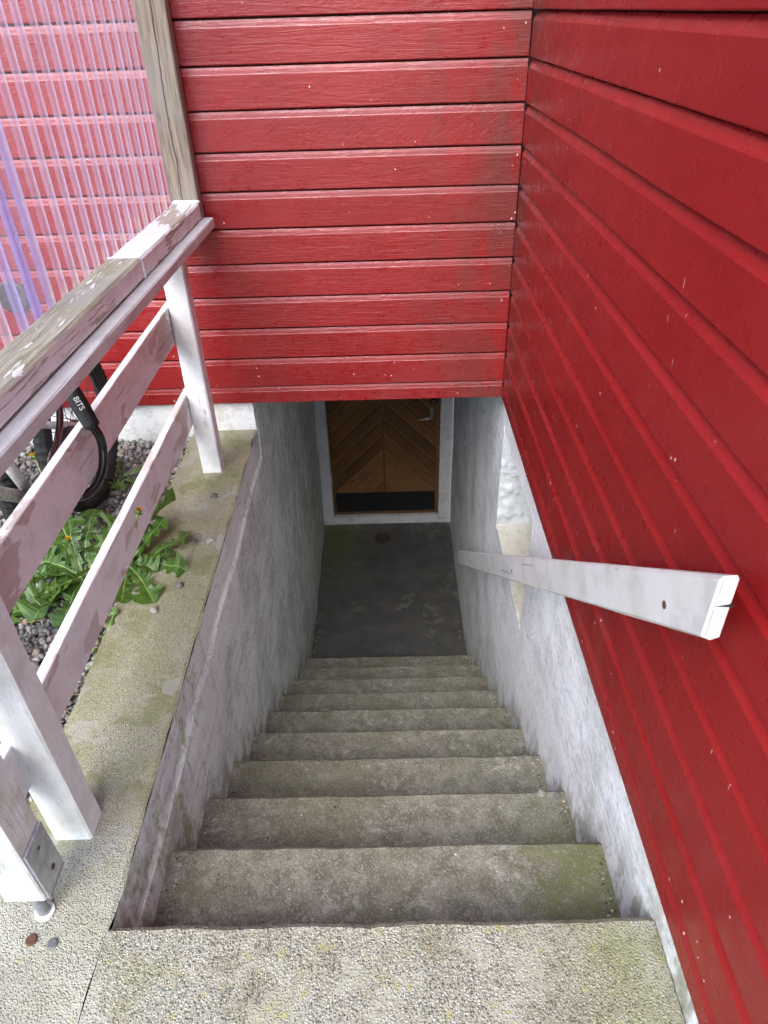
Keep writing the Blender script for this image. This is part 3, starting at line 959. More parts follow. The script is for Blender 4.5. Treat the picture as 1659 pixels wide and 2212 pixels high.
box_bm(bm, hx - .014, hx + .014, DY - .013, DY - .002, hz - .03, hz + .045, bev=.004)
link('handle_plate', bmesh_to('handle_plate', bm), door, CHROME)
link('handle', tube_mesh('handle', [(hx, DY - .01, hz), (hx, DY - .04, hz), (hx - .008, DY - .052, hz), (hx - .03, DY - .056, hz - .003), (hx - .065, DY - .055, hz - .010), (hx - .10, DY - .052, hz - .013)], [.010, .009, .0095, .0095, .008, .006], 12), door, CHROME, smooth=True)
link('lock_cylinder', tube_mesh('lock_cylinder', [(hx + .010, DY - .001, hz + .105), (hx + .010, DY - .012, hz + .105), (hx + .010, DY - .018, hz + .105)], [.026, .026, .021], 24), door, BLACKMET)
link('key_slot', box_mesh('key_slot', hx + .002, hx + .018, DY - .0205, DY - .0181, hz + .100, hz + .110), door, CHROME)
for zz in (-1.45, -.3):
    link('hinge', tube_mesh('hinge', [(DX0 - .001, DY - .008, zz - .05), (DX0 - .001, DY - .008, zz + .05)], .007, 10), door, GALV)
# round cap on the back wall seen through the sheet
vent = link('vent_cover', tube_mesh('vent_cover', [(-1.222, YS + .004, .528), (-1.222, YS - .010, .528), (-1.222, YS - .016, .528)], [.054, .054, .046], 40), house, BIKEGREY)

# floor drain
drain = thing('floor_drain', 'rusty round drain grate in the cellar floor before the door', 'drain', (-.067, 4.0, ZF))
link('ring', tube_mesh('ring', [(-.067 + .052 * math.cos(a), 4.0 + .052 * math.sin(a), ZF + .004) for a in [2 * math.pi * k / 28 for k in range(28)]], .006, 8, closed=True), drain, DRAINM)
link('plate', tube_mesh('plate', [(-.067, 4.0, ZF - .004), (-.067, 4.0, ZF + .0045)], .050, 28), drain, DRAINM)
for i in range(-3, 4):
    for j in range(-3, 4):
        if i * i + j * j < 10:
            link('grate_hole', tube_mesh('grate_hole', [(-.067 + i * .0135, 4.0 + j * .0135, ZF + .0046), (-.067 + i * .0135, 4.0 + j * .0135, ZF + .0056)], .0042, 6), drain, BLACKMET)

# ------------------------------------------------------------------ right handrail
SL = math.atan2(-.795, 1)
hr = thing('handrail', 'thick white painted plank handrail screwed to the red wall, split at its upper end', 'handrail', (.366, .54, .73))
def handrail():
    # sheared box: broad face vertical, ends cut plumb
    x0, x1 = .348, .370
    ch = .006
    prof = [(x0 + .001, .003), (x0, .006), (x0, .088), (x0 + .004, .0935), (x1 - .004, .0935), (x1, .088), (x1, .0), (x0 + .012, -.004)]
    n = len(prof)
    V, F = [], []
    seg = 20
    for i in range(seg + 1):
        y = .556 + (2.852 - .556) * i / seg
        for (x, z) in prof:
            V.append((x + random.uniform(-.0006, .0006), y, .691 + z - .795 * (y - .538) + random.uniform(-.0006, .0006)))
    for i in range(seg):
        for k in range(n):
            F.append((i * n + k, i * n + (k + 1) % n, (i + 1) * n + (k + 1) % n, (i + 1) * n + k))
    F.append(tuple(range(n))); F.append(tuple(seg * n + k for k in range(n)))
    # object coords along the plank
    me = mesh('plank', V, F)
    bm = bmesh.new(); bm.from_mesh(me)
    bmesh.ops.recalc_face_normals(bm, faces=bm.faces)
    es = [e for e in bm.edges if all(abs(v.co.y - .556) < 1e-4 for v in e.verts)]
    bmesh.ops.bevel(bm, geom=es, offset=.004, segments=2, affect='EDGES')
    mt = frame_x((.366, .54, .73), (0, math.cos(SL), math.sin(SL)))
    bm.transform(mt.inverted())
    bm.to_mesh(me); bm.free()
    return me, mt
hme, hmt = handrail()
hplank = link('plank', hme, hr, WW_RAIL, hmt)
link('split', mesh('split', [(.3515, .5552, .7265), (.3705, .5545, .7305), (.3705, .5545, .7255), (.3705, .574, .7105), (.3515, .558, .7245), (.3705, .574, .7145)], [(0, 1, 2), (0, 2, 3, 4), (0, 1, 5, 4)], BLACKMET), hplank)
for yy in (.66, 1.45, 2.3):
    zc = .735 - .795 * (yy - .538)
    xb = XS + .001 if zc > .12 else XR
    link('spacer', box_mesh('spacer', .3698, xb + .004, yy - .018, yy + .018, zc - .022, zc + .022, bev=.003), hr, RED2 if zc > .2 else WW_RAIL)
for yy in (.655, 1.55, 2.4):
    zc = .728 - .795 * (yy - .538)
    link('screw', tube_mesh('screw', [(.3495, yy, zc), (.3468, yy, zc)], .0055, 12), hr, RUST)

# ------------------------------------------------------------------ left railing
rail = thing('stair_railing', 'white peeling wooden railing standing on the stair coping', 'railing', (-.61, 1.36, 0))
def post(parent, x0, x1, y0, y1, z0, z1, mat, name='post', bev=.004):
    L = z1 - z0
    me = beam_mesh(name, L, y1 - y0, x1 - x0, bev, .0008, 8)
    # local X -> up, local Y -> world Y
    mt = Matrix(((0, 0, -1, (x0 + x1) / 2), (0, 1, 0, (y0 + y1) / 2), (1, 0, 0, z0), (0, 0, 0, 1)))
    return link(name, me, parent, mat, mt)
post(rail, -.637, -.572, 2.003, 2.058, -.004, .735, WW)
post(rail, -.655, -.582, .714, .772, -.004, .735, WW_POST)
RS = .027
def along(name, x_at_far, yfar, ynear, dx, z0, z1, mat, bev=.003, seg=12, parent=rail, slope=RS):
    L = (yfar - ynear) * math.sqrt(1 + slope * slope)
    me = beam_mesh(name, L, dx, z1 - z0, bev, .0009, seg)
    xf = x_at_far - dx / 2
    return link(name, me, parent, mat, frame_x((xf - slope * (yfar - ynear), ynear, (z0 + z1) / 2), (slope, 1, 0)))
along('rail_board', -.518, 2.246, .40, .142, .7345, .7625, WW_RAIL, .003)
along('cap_plank', -.5485, 2.213, 1.655, .079, .7635, .812, WW_CAPFAR, .005)
xm = -.5485 - RS * (2.213 - 1.653)
cn = along('cap_plank', xm, 1.652, .40, .081, .7635, .8125, CAPWOOD, .006)
cn.data.materials.append(WW_CAPSIDE)
for pl_ in cn.data.polygons:
    if pl_.normal.y < -.8: pl_.material_index = 1
along('slat', -.6385, 2.06, .40, .020, .462, .572, WW_SLAT, .002, slope=.0)
along('slat', -.6385, 2.06, .40, .020, .180, .292, WW_SLAT, .002, slope=.0)
# caulk at the joint and at the timber post
link('filler', tube_mesh('filler', [(xm - .078, 1.653, .8125), (xm - .04, 1.653, .8135), (xm - .002, 1.653, .8125), (xm + .0005, 1.653, .80), (xm + .001, 1.653, .765)], .0022, 6), rail, LETTER)
bm = bmesh.new()
for k in range(9):
    r = bmesh.ops.create_icosphere(bm, subdivisions=2, radius=.010)
    for v in r['verts']:
        v.co = Vector((v.co.x * 1.2, v.co.y * .8, v.co.z * .6)) + Vector((-.615 + .0075 * k, 2.212 + random.uniform(-.004, .002), .8145))
link('filler', bmesh_to('filler', bm), rail, LETTER, smooth=True)

# bare timber post beside the back wall
tp = thing('timber_post', 'bare weathered wooden post rising from the railing end beside the red wall', 'post', (-.59, 2.24, 0))
tb = link('post', beam_mesh('post', 1.9, .082, .046, .004, .0006, 10), tp, TIMBER, Matrix(((0, 1, 0, -.5905), (0, 0, 1, 2.239), (1, 0, 0, .738), (0, 0, 0, 1))))

# near gate post on a threaded base
gp = thing('gate_post', 'white flaking square post raised on a galvanised bracket and threaded rod', 'post', (-.625, .605, 0))
post(gp, -.664, -.5935, .570, .641, .068, 2.2, WW_OLD, 'post', .003)
bm = bmesh.new()
box_bm(bm, -.5932, -.5885, .575, .637, .064, .195, bev=.0008)
link('bracket_plate', bmesh_to('bracket_plate', bm), gp, GALV)
link('bracket_plate', box_mesh('bracket_base', -.662, -.5885, .578, .634, .0615, .0675), gp, GALV)
link('screw', tube_mesh('screw', [(-.5886, .612, .098), (-.5872, .612, .098)], .0052, 14), gp, RUST)
link('screw', tube_mesh('screw', [(-.5886, .606, .168), (-.5878, .606, .168)], .0035, 14), gp, BIKEGREY)
def rod(x, y, z0, z1, r, pitch):
    n = int((z1 - z0) / pitch * 2)
    pts = [(x, y, z0 + (z1 - z0) * i / n) for i in range(n + 1)]
    return tube_mesh('threaded_rod', pts, [r if i % 2 else r * .86 for i in range(n + 1)], 16)
link('threaded_rod', rod(-.621, .583, -.01, .064, .0105, .0035), gp, GALV, smooth=True)
link('washer', tube_mesh('washer', [(-.621, .583, .0005), (-.621, .583, .004)], .017, 24), gp, LETTER)

# bolts left in the slab
b1 = link('anchor_bolt', tube_mesh('anchor_bolt', [(-.626, .537, -.004), (-.626, .537, .0035), (-.626, .537, .005)], [.0095, .0095, .008], 18), None, RUST)
tag(b1, 'rusty flush bolt head in the slab below the gate post', 'bolt')
b2 = link('anchor_bolt', tube_mesh('anchor_bolt', [(-.588, .531, -.004), (-.588, .531, .0025), (-.588, .531, .0035)], [.009, .009, .007], 18), None, BOLT)
tag(b2, 'grey flush bolt head in the slab beside the rusty one', 'bolt')

# ------------------------------------------------------------------ corrugated clear sheets
def sheet(name, ya, yb_, xoff, label, lap=None):
    o = thing(name, label, 'plastic sheet', (-.645, (ya + yb_) / 2, .78), 'clear corrugated sheets above the railing')
    P = .0625
    prof = []
    mis = []
    y = 2.19
    k0 = int(math.floor((2.117 - ya) / P)) - 1
    pts = []
    k = k0
    while True:
        yc = 2.117 - P * k
        if yc < yb_ - P: break
        for dy, d, mi in ((.0140, 0, 1), (.0105, .0055, 1), (-.0105, .0055, 1), (-.0140, 0, 0)):
            pts.append((yc + dy, d, mi))
        k += 1
    pts = [q for q in pts if yb_ <= q[0] <= ya]
    zs = [.772] + [.84 + .17 * i for i in range(10)]
    V, F, MI = [], [], []
    for z in zs:
        for (yy, d, mi) in pts:
            V.append((-.6415 - RS * (2.2 - yy) + d + xoff, yy, z))
    n = len(pts)
    for j in range(len(zs) - 1):
        for i in range(n - 1):
            F.append((j * n + i, j * n + i + 1, (j + 1) * n + i + 1, (j + 1) * n + i))
            MI.append(pts[i][2] if not (lap and lap[0] < pts[i][0] < lap[1] and pts[i][2]) else 2)
    me = mesh('sheet', V, F, [SHEET, SHEETRIB, SHEETLAP], MI)
    link('sheet', me, o)
    return o
sheet('corrugated_sheet', 2.262, 1.235, 0, 'clear ribbed plastic sheet against the bare timber post', lap=(1.2, 1.36))
sheet('corrugated_sheet', 1.385, .35, -.0015, 'clear lilac ribbed plastic sheet at the left edge, overlapping the one by the timber post', lap=(1.2, 1.36))

# ------------------------------------------------------------------ gravel
def gravel():
    N = 15000
    ph = (1 + 5 ** .5) / 2
    ico = np.array([(-1, ph, 0), (1, ph, 0), (-1, -ph, 0), (1, -ph, 0), (0, -1, ph), (0, 1, ph), (0, -1, -ph), (0, 1, -ph), (ph, 0, -1), (ph, 0, 1), (-ph, 0, -1), (-ph, 0, 1)], float)
    ico /= np.linalg.norm(ico[0])
    fc = np.array([(0, 11, 5), (0, 5, 1), (0, 1, 7), (0, 7, 10), (0, 10, 11), (1, 5, 9), (5, 11, 4), (11, 10, 2), (10, 7, 6), (7, 1, 8), (3, 9, 4), (3, 4, 2), (3, 2, 6), (3, 6, 8), (3, 8, 9), (4, 9, 5), (2, 4, 11), (6, 2, 10), (8, 6, 7), (9, 8, 1)])
    x = rng.uniform(-1.75, XP + .012, N); y = rng.uniform(.62, 2.295, N)
    s = rng.lognormal(math.log(.0062), .38, N).clip(.003, .016)
    V = ico[None] * (1 + rng.uniform(-.28, .28, (N, 12, 1))) * s[:, None, None] * rng.uniform(.65, 1.25, (N, 1, 3))
    a = rng.uniform(0, 6.28, N); c, sn = np.cos(a)[:, None], np.sin(a)[:, None]
    V = np.stack([V[..., 0] * c - V[..., 1] * sn, V[..., 0] * sn + V[..., 1] * c, V[..., 2]], -1)
    z = -.040 + rng.uniform(0, .012, N)
    V += np.stack([x, y, z], -1)[:, None, :]
    me = bpy.data.meshes.new('gravel')
    F = (fc[None] + 12 * np.arange(N)[:, None, None]).reshape(-1, 3)
    me.vertices.add(N * 12); me.vertices.foreach_set('co', V.reshape(-1))
    me.loops.add(F.size); me.loops.foreach_set('vertex_index', F.reshape(-1).astype(np.int32))
    me.polygons.add(len(F)); me.polygons.foreach_set('loop_start', np.arange(0, F.size, 3, dtype=np.int32))
    at = me.attributes.new('tone', 'FLOAT', 'POINT')
    at.data.foreach_set('value', np.repeat(rng.uniform(0, 1, N), 12).astype(np.float32))
    me.update(calc_edges=True); me.validate()
    m = M('gravel_stone')
    t = m.nd('ShaderNodeAttribute', p_attribute_name='tone', out=2)
    c = m.mix(t, (.13, .12, .11), (.46, .45, .43))
    c = m.mix(m.ss(t, .86, .92), c, (.30, .22, .14))
    c = m.mix(m.math('MULTIPLY', m.noise(m.pos(), 300, 3), .5), c, (.20, .19, .18))
    c = m.mix(m.math('MULTIPLY', m.ss(m.noise(m.pos(), 4, 4), .5, .64), .5), c, (.14, .10, .07))
    me.materials.append(m.fin(c, .85, m.noise(m.pos(), 400, 2), .0006, .6))
    return me
g = link('gravel', gravel())
tag(g, 'loose grey gravel beside the stair coping', 'gravel', kind='stuff')
# dry stalks on the gravel
V, F = [], []
for k in range(260):
    x, y = random.uniform(-1.2, XP + .02), random.uniform(.8, 2.25)
    if random.random() < .45: x = random.uniform(XP - .08, XP + .004)
    a = random.uniform(0, 3.14); L = random.uniform(.02, .075); wd = .0009
    d = Vector((math.cos(a), math.sin(a), random.uniform(-.08, .12))) * L / 2
    n = Vector((-math.sin(a), math.cos(a), 0)) * wd
    c = Vector((x, y, -.026 + random.uniform(0, .006)))
    b = len(V)
    V += [c - d - n, c - d + n, c + d + n, c + d - n, c - d + Vector((0, 0, .0015)), c + d + Vector((0, 0, .0015))]
    F += [(b, b + 4, b + 5, b + 3), (b + 1, b + 2, b + 5, b + 4)]
DRY = m_simple('dry_stalk', (.30, .20, .11), .8)
st = link('dry_stalks', mesh('dry_stalks', V, F, DRY))
tag(st, 'dry brown stalks and needles scattered on the gravel', 'plant litter', kind='stuff')

# small stones lying on the coping and the steps
def pebble(x, y, z, s, label, mat, seed):
    bm = bmesh.new()
    bmesh.ops.create_icosphere(bm, subdivisions=2, radius=s)
    for v in bm.verts:
        d = 1 + mnoise.noise(v.co * (1.2 / s) + Vector((seed, seed, 0))) * .45
        v.co *= d; v.co.z *= .6
    o = link('pebble', bmesh_to('pebble', bm), None, mat, Matrix.Translation((x, y, z + s * .3)))
    tag(o, label, 'pebble', 'small stones on the concrete')
PEB = m_simple('pebble_stone', (.27, .255, .225), .8, bump=.001)
PEB2 = m_simple('pebble_stone_dark', (.15, .145, .135), .8, bump=.001)
pebble(-.537, 1.625, 0, .013, 'pale pebble near the coping edge, above the right-hand dandelion leaf', PEB, 1)
pebble(-.584, 1.625, 0, .010, 'small dark pebble left of the pale pebble on the coping', PEB2, 2)
pebble(-.583, 1.43, 0, .012, 'dark pebble on the coping beside a pale mortar patch', PEB2, 3)
pebble(-.627, 1.335, 0, .011, 'pale pebble on the coping below the drooping dandelion leaf tip', PEB, 4)
pebble(-.571, 1.86, 0, .012, 'brownish pebble on the coping by the upper dandelion leaf tip', PEB2, 5)
pebble(.365, 1.02, -.371, .011, 'pale pebble on the second step by the right wall', PEB, 6)
pebble(.405, 1.015, -.371, .010, 'pebble wedged in the corner of the second step', PEB2, 7)

# ------------------------------------------------------------------ dandelions
def leaf_mesh(L, W, lobes, lift, droop, seed, pale=False):
    rr = random.Random(seed)
    out = [(0, .10), (.12, .10)]
    for i in range(lobes):
        t0 = .16 + .62 * i / lobes
        a = .30 + .62 * (i + 1) / lobes
        out += [(t0 + .02, .16 + .10 * a), (t0 + .015, a * rr.uniform(.8, 1.1)), (t0 + .055, a * rr.uniform(.75, .95)), (t0 + .62 / lobes * .72, .26 + .18 * a)]
    out += [(.80, .50), (.79, 1.0), (.85, 1.02), (.92, .72), (.97, .36), (1.0, .02)]
    V, F, MI = [], [], []
    bend = rr.uniform(-.28, .28)
    fold = rr.uniform(.05, .75)
    twist = rr.uniform(-.9, .9)
    ripple = rr.uniform(.001, .005)
    L *= rr.uniform(.78, 1.0)
    def P3(t, wy):
        s = L * t
        tt = max(0, t)
        x = s * (1 - .12 * droop * tt)
        y = wy + bend * L * tt * tt
        z = L * (lift * tt - droop * tt * tt) + abs(wy) * fold + wy * twist * tt + math.sin(tt * 17 + seed) * ripple + math.sin(tt * 31 + seed + (2 if wy > 0 else 0)) * abs(wy) * .18
        return (x, y, z)
    n = len(out)
    rw = .0016
    for (t, wv) in out:
        tm = min(max(t, 0), 1)
        r = rw * (1 - .8 * tm)
        jw = wv * W * .5
        tl = t + rr.uniform(-.012, .012)
        V += [P3(tl, -max(jw * rr.uniform(.9, 1.1), r)), P3(tm, -r), P3(tm, r), P3(t + rr.uniform(-.012, .012), max(jw * rr.uniform(.9, 1.1), r))]
        V[-3] = (V[-3][0], V[-3][1], V[-3][2] + .0006); V[-2] = (V[-2][0], V[-2][1], V[-2][2] + .0006)
    # midrib vertices follow monotonic t
    ts = sorted(min(max(t, 0), 1) for t, _ in out)
    for i in range(n):
        r = rw * (1 - .8 * ts[i])
        a, b = P3(ts[i], -r), P3(ts[i], r)
        V[4 * i + 1] = (a[0], a[1], a[2] + .0006); V[4 * i + 2] = (b[0], b[1], b[2] + .0006)
    for i in range(n - 1):
        a, b = 4 * i, 4 * i + 4
        F += [(a, b, b + 1, a + 1), (a + 1, b + 1, b + 2, a + 2), (a + 2, b + 2, b + 3, a + 3)]
        MI += [0, 1, 0]
    return mesh('leaf', V, F, [LEAF2 if pale else LEAF, RIB], MI)

def flower(parent, base, top, openness, old=False, r=.014):
    base, top = Vector(base), Vector(top)
    mid = (base + top) / 2 + Vector((random.uniform(-.012, .012), random.uniform(-.012, .012), .01))
    pts = [base.lerp(mid, t) * (1 - t) + mid.lerp(top, t) * t for t in [i / 8 for i in range(9)]]
    link('stem', tube_mesh('stem', pts, .0021, 8), parent, STEM, smooth=True)
    dirv = (pts[-1] - pts[-2]).normalized()
    V, F = [], []
    for ring, (n, rr_, zz) in enumerate(((16, r, .003), (13, r * .72, .006), (9, r * .42, .008))):
        for k in range(n):
            a = 2 * math.pi * (k + ring * .4) / n + random.uniform(-.1, .1)
            rad = rr_ * openness * random.uniform(.85, 1.1)
            hgt = zz + rr_ * (1 - openness) * 1.3
            c, s = math.cos(a), math.sin(a)
            wv = r * .17
            b = len(V)
            V += [(c * .002 - s * wv * .5, s * .002 + c * wv * .5, .001), (c * .002 + s * wv * .5, s * .002 - c * wv * .5, .001), (c * rad + s * wv, s * rad - c * wv, hgt), (c * rad - s * wv, s * rad + c * wv, hgt + .0005)]
            F.append((b, b + 1, b + 2, b + 3))
    q = dirv.to_track_quat('Z', 'Y').to_matrix().to_4x4()
    mt = Matrix.Translation(pts[-1]) @ q
    link('flower_head', mesh('flower_head', V, F, PETAL_OLD if old else PETAL), parent, None, mt)
    bm = bmesh.new()
    bmesh.ops.create_uvsphere(bm, u_segments=12, v_segments=8, radius=r * .42)
    for v in bm.verts: v.co.z = v.co.z * 1.3 - .001
    link('bud', bmesh_to('bud', bm), parent, LEAF2, mt, smooth=True)
    V, F = [], []
    for k in range(9):
        a = 2 * math.pi * k / 9
        c, s = math.cos(a), math.sin(a)
        b = len(V)
        V += [(c * .004 - s * .002, s * .004 + c * .002, -.004), (c * .004 + s * .002, s * .004 - c * .002, -.004), (c * r * .9, s * r * .9, -.007 + random.uniform(-.003, .004))]
        F.append((b, b + 1, b + 2))
    link('bract', mesh('bract', V, F, LEAF), parent, None, mt)

def dandelion(label, base, leaves, flowers, seed):
    o = thing('dandelion', label, 'plant', base, 'dandelions growing in the gravel')
    for i, (ang, L, W, lobes, lift, droop, pale) in enumerate(leaves):
        me = leaf_mesh(L, W, lobes, lift, droop, seed * 31 + i, pale)
        rx = random.Random(seed * 17 + i)
        mt = Matrix.Translation(Vector(base) + Vector((rx.uniform(-.006, .006), rx.uniform(-.006, .006), .002))) @ Matrix.Rotation(math.radians(ang), 4, 'Z') @ Matrix.Rotation(math.radians(rx.uniform(-18, 18)), 4, 'X')
        link('leaf', me, o, None, mt, smooth=False)
    for f in flowers:
        flower(o, base, *f)
    return o
# angle 0 = +X (towards the stairs), 90 = away from the camera
dandelion('large bushy dandelion in the gravel behind the lower slats, with yellow heads', (-.875, 1.50, -.03),
          [(118, .24, .085, 5, .75, .35, 0), (140, .23, .085, 4, .6, .4, 0), (98, .24, .08, 5, .95, .4, 0), (78, .25, .08, 5, .85, .4, 0), (172, .19, .075, 4, .35, .3, 0), (195, .20, .07, 5, .3, .28, 0),
           (214, .21, .075, 4, .28, .22, 0), (236, .26, .085, 4, .22, .18, 0), (252, .25, .08, 4, .26, .22, 0), (270, .24, .08, 5, .30, .26, 0), (288, .21, .07, 5, .34, .3, 0), (306, .18, .07, 4, .4, .38, 0), (45, .22, .08, 4, .8, .5, 0),
           (20, .17, .07, 4, .6, .45, 0), (135, .16, .06, 4, .9, .3, 1), (165, .15, .07, 3, .6, .3, 1), (335, .15, .06, 4, .6, .45, 0), (228, .16, .065, 3, .5, .35, 1), (108, .20, .085, 4, 1.15, .5, 0), (60, .20, .08, 4, 1.0, .5, 1),
           (150, .12, .06, 3, 1.0, .4, 0), (260, .15, .065, 4, .55, .35, 1), (185, .13, .06, 3, .7, .4, 0)],
          [((-.86, 1.465, .14), .6, False, .012), ((-1.0, 1.69, .268), .85, False, .019)], 3)
dandelion('dandelion rooted at the coping edge, its leaves reaching over the concrete', (-.752, 1.53, -.006),
          [(66, .26, .085, 5, .75, .42, 0), (24, .25, .075, 5, .30, .20, 0), (2, .22, .075, 4, .30, .22, 0), (13, .18, .065, 4, .42, .34, 1), (-44, .25, .075, 5, .28, .20, 0), (-70, .20, .06, 5, .30, .22, 0),
           (-88, .19, .055, 5, .26, .2, 0), (44, .19, .085, 3, .8, .45, 0), (95, .17, .07, 4, .9, .5, 0), (150, .18, .07, 4, .7, .4, 0), (225, .17, .06, 4, .6, .4, 0), (-36, .14, .06, 4, .5, .4, 0), (80, .13, .06, 4, 1.1, .5, 1)],
          [], 5)
flower(bpy.data.objects['dandelion.001'], (-.738, 1.515, .0), (-.605, 1.358, .303), .3, True, .016)
dandelion('small dandelion by the white foundation, behind the upper slat', (-.93, 2.02, -.03),
          [(250, .17, .06, 3, .75, .35, 0), (300, .15, .055, 3, .6, .4, 0), (20, .14, .05, 4, .5, .4, 1), (200, .13, .05, 4, .6, .4, 0), (100, .12, .05, 4, .6, .4, 0), (340, .12, .045, 4, .4, .35, 0), (275, .12, .05, 3, .5, .4, 1)], [], 8)
dandelion('single-leaf dandelion squeezed between slat and coping', (-.748, 1.235, -.03), [(-70, .10, .035, 2, .5, .3, 1), (-100, .08, .03, 2, .4, .3, 0), (75, .13, .02, 2, .5, .2, 1)], [], 9)

# ------------------------------------------------------------------ bicycles
def wheel(parent, cx, cy, cz, r, tw, heading):
    """heading: rotation about Z; 0 = wheel plane along world Y"""
    mt = Matrix.Translation((cx, cy, cz)) @ Matrix.Rotation(heading, 4, 'Z')
    wo = bpy.data.objects.new('wheel', None)
    n = 64
    rm = r - tw * .5
    # rim is the wheel's own mesh
    rim = link('wheel', tube_mesh('wheel', [(0, (rm - tw * .42) * math.cos(a), (rm - tw * .42) * math.sin(a)) for a in [2 * math.pi * k / n for k in range(n)]], tw * .22, 8, closed=True), parent, BLACKMET, mt, smooth=True)
    V, F = [], []
    seg = 10
    for i in range(n * 2):
        a = math.pi * i / n
        kn = .0025 if i % 2 else -.0012
        for k in range(seg):
            b = 2 * math.pi * k / seg
            outer = max(0, math.cos(b))
            rr = tw * .5 + (kn if outer > .25 else 0)
            V.append((math.sin(b) * rr, (rm + math.cos(b) * rr) * math.cos(a), (rm + math.cos(b) * rr) * math.sin(a)))
    N2 = n * 2
    for i in range(N2):
        j = (i + 1) % N2
        for k in range(seg):
            F.append((i * seg + k, i * seg + (k + 1) % seg, j * seg + (k + 1) % seg, j * seg + k))
    link('tyre', mesh('tyre', V, F), rim, RUBBER, mt)
    V, F = [], []
    for k in range(28):
        a = 2 * math.pi * k / 28
        s = 1 if k % 2 else -1
        p0 = Vector((s * .022, .02 * math.cos(a + .9 * (1 if k % 4 < 2 else -1)), .02 * math.sin(a + .9 * (1 if k % 4 < 2 else -1))))
        p1 = Vector((0, (rm - tw * .5) * math.cos(a), (rm - tw * .5) * math.sin(a)))
        t = (p1 - p0).normalized(); u = t.orthogonal().normalized() * .0013; v = t.cross(u)
        b = len(V)
        V += [p0 + u, p0 - u * .5 + v * .87, p0 - u * .5 - v * .87, p1 + u, p1 - u * .5 + v * .87, p1 - u * .5 - v * .87]
        F += [(b, b + 1, b + 4, b + 3), (b + 1, b + 2, b + 5, b + 4), (b + 2, b, b + 3, b + 5)]
    link('spokes', mesh('spokes', V, F), rim, BLACKMET, mt)
    link('hub', tube_mesh('hub', [(-.045, 0, 0), (-.03, 0, 0), (-.022, 0, 0), (.022, 0, 0), (.03, 0, 0), (.045, 0, 0)], [.008, .014, .024, .024, .030, .008], 16), rim, BLACKMET, mt, smooth=False)
    return rim

def T(parent, name, pts, r, mat, seg=12):
    return link(name, tube_mesh(name, pts, r, seg), parent, mat, smooth=True)

bx, hy, hz_ = -.96, 1.912, .235
bike = thing('bicycle', 'white framed bicycle with knobbly black tyres locked to the railing', 'bicycle', (bx, 1.5, -.03), 'bicycles behind the railing')
wheel(bike, bx, hy, hz_, .262, .05, 0)
wheel(bike, bx, hy - .86, hz_, .262, .05, 0)
cr = (bx, hy - .36, hz_ - .02)
seat = (bx, hy - .47, .50)
head = (bx, hy - .76, .55)
for s in (-.04, .04):
    T(bike, 'seat_stay', [(bx + s, hy, hz_), (bx + s * .6, hy - .12, hz_ + .075), (seat[0] + s * .3, seat[1], seat[2])], .0105, BIKEWHITE)
    T(bike, 'chain_stay', [(bx + s, hy, hz_), (bx + s * .8, hy - .15, hz_ - .012), cr], .010, BIKEWHITE)
    T(bike, 'fork', [(bx + s, hy - .86, hz_), (bx + s, hy - .80, hz_ + .22), (bx + s * .6, hy - .77, .53)], .012, BIKEWHITE)
T(bike, 'seat_tube', [cr, seat], .015, BIKEWHITE)
T(bike, 'down_tube', [cr, head], .017, BIKEWHITE)
T(bike, 'top_tube', [(seat[0], seat[1] + .01, seat[2] - .04), (head[0], head[1], head[2] + .02)], .014, BIKEWHITE)
link('chain_guard', tube_mesh('chain_guard', [(bx + .055, cr[1] + .13 * math.cos(a) * (1 if math.cos(a) < 0 else 2.2), cr[2] + .055 * math.sin(a) + .01) for a in [2 * math.pi * k / 24 for k in range(24)]], .012, 8, closed=True), bike, BLACKMET, smooth=True)
link('chainring', tube_mesh('chainring', [(bx + .045, cr[1], cr[2]), (bx + .052, cr[1], cr[2])], .07, 28), bike, BLACKMET)
T(bike, 'crank', [(bx + .04, cr[1], cr[2] - .04), (bx + .045, cr[1] - .03, cr[2] + .085)], .011, BIKEGREY)
link('pedal', box_mesh('pedal', bx + .08, bx + .165, cr[1] - .095, cr[1] - .03, cr[2] + .10, cr[2] + .125, bev=.005), bike, BIKEGREY)
link('derailleur', box_mesh('derailleur', bx + .03, bx + .06, hy - .05, hy + .01, hz_ - .10, hz_ - .01, bev=.008), bike, BLACKMET)
link('cassette', tube_mesh('cassette', [(bx + .026, hy, hz_), (bx + .034, hy, hz_), (bx + .044, hy, hz_)], [.048, .040, .026], 24), bike, BIKEGREY)
link('brake_caliper', box_mesh('brake_caliper', bx + .02, bx + .06, hy - .19, hy - .12, hz_ + .015, hz_ + .075, bev=.01), bike, BLACKMET)
link('saddle', beam_mesh('saddle', .24, .12, .05, .02, .001, 4), bike, RUBBER, frame_x((seat[0], seat[1] - .12, .545), (0, 1, 0)))

b2k = thing('bicycle', 'black bicycle with its front wheel turned, at the left edge below the slat', 'bicycle', (-1.7, 1.75, -.03), 'bicycles behind the railing')
wheel(b2k, -1.215, 1.83, .228, .26, .06, math.radians(34))
wheel(b2k, -2.1, 1.85, .225, .26, .058, math.radians(84))
T(b2k, 'fork', [(-1.25, 1.80, .228), (-1.26, 1.83, .50)], .013, BIKEWHITE)
T(b2k, 'fork', [(-1.18, 1.86, .228), (-1.23, 1.86, .50)], .013, BIKEWHITE)
T(b2k, 'down_tube', [(-1.25, 1.84, .50), (-1.66, 1.78, .22)], .018, BLACKMET)
T(b2k, 'top_tube', [(-1.25, 1.84, .53), (-1.78, 1.80, .50)], .016, BLACKMET)
T(b2k, 'seat_tube', [(-1.66, 1.78, .22), (-1.78, 1.80, .52)], .016, BLACKMET)
T(b2k, 'chain_stay', [(-1.66, 1.78, .22), (-2.1, 1.85, .225)], .012, BLACKMET)
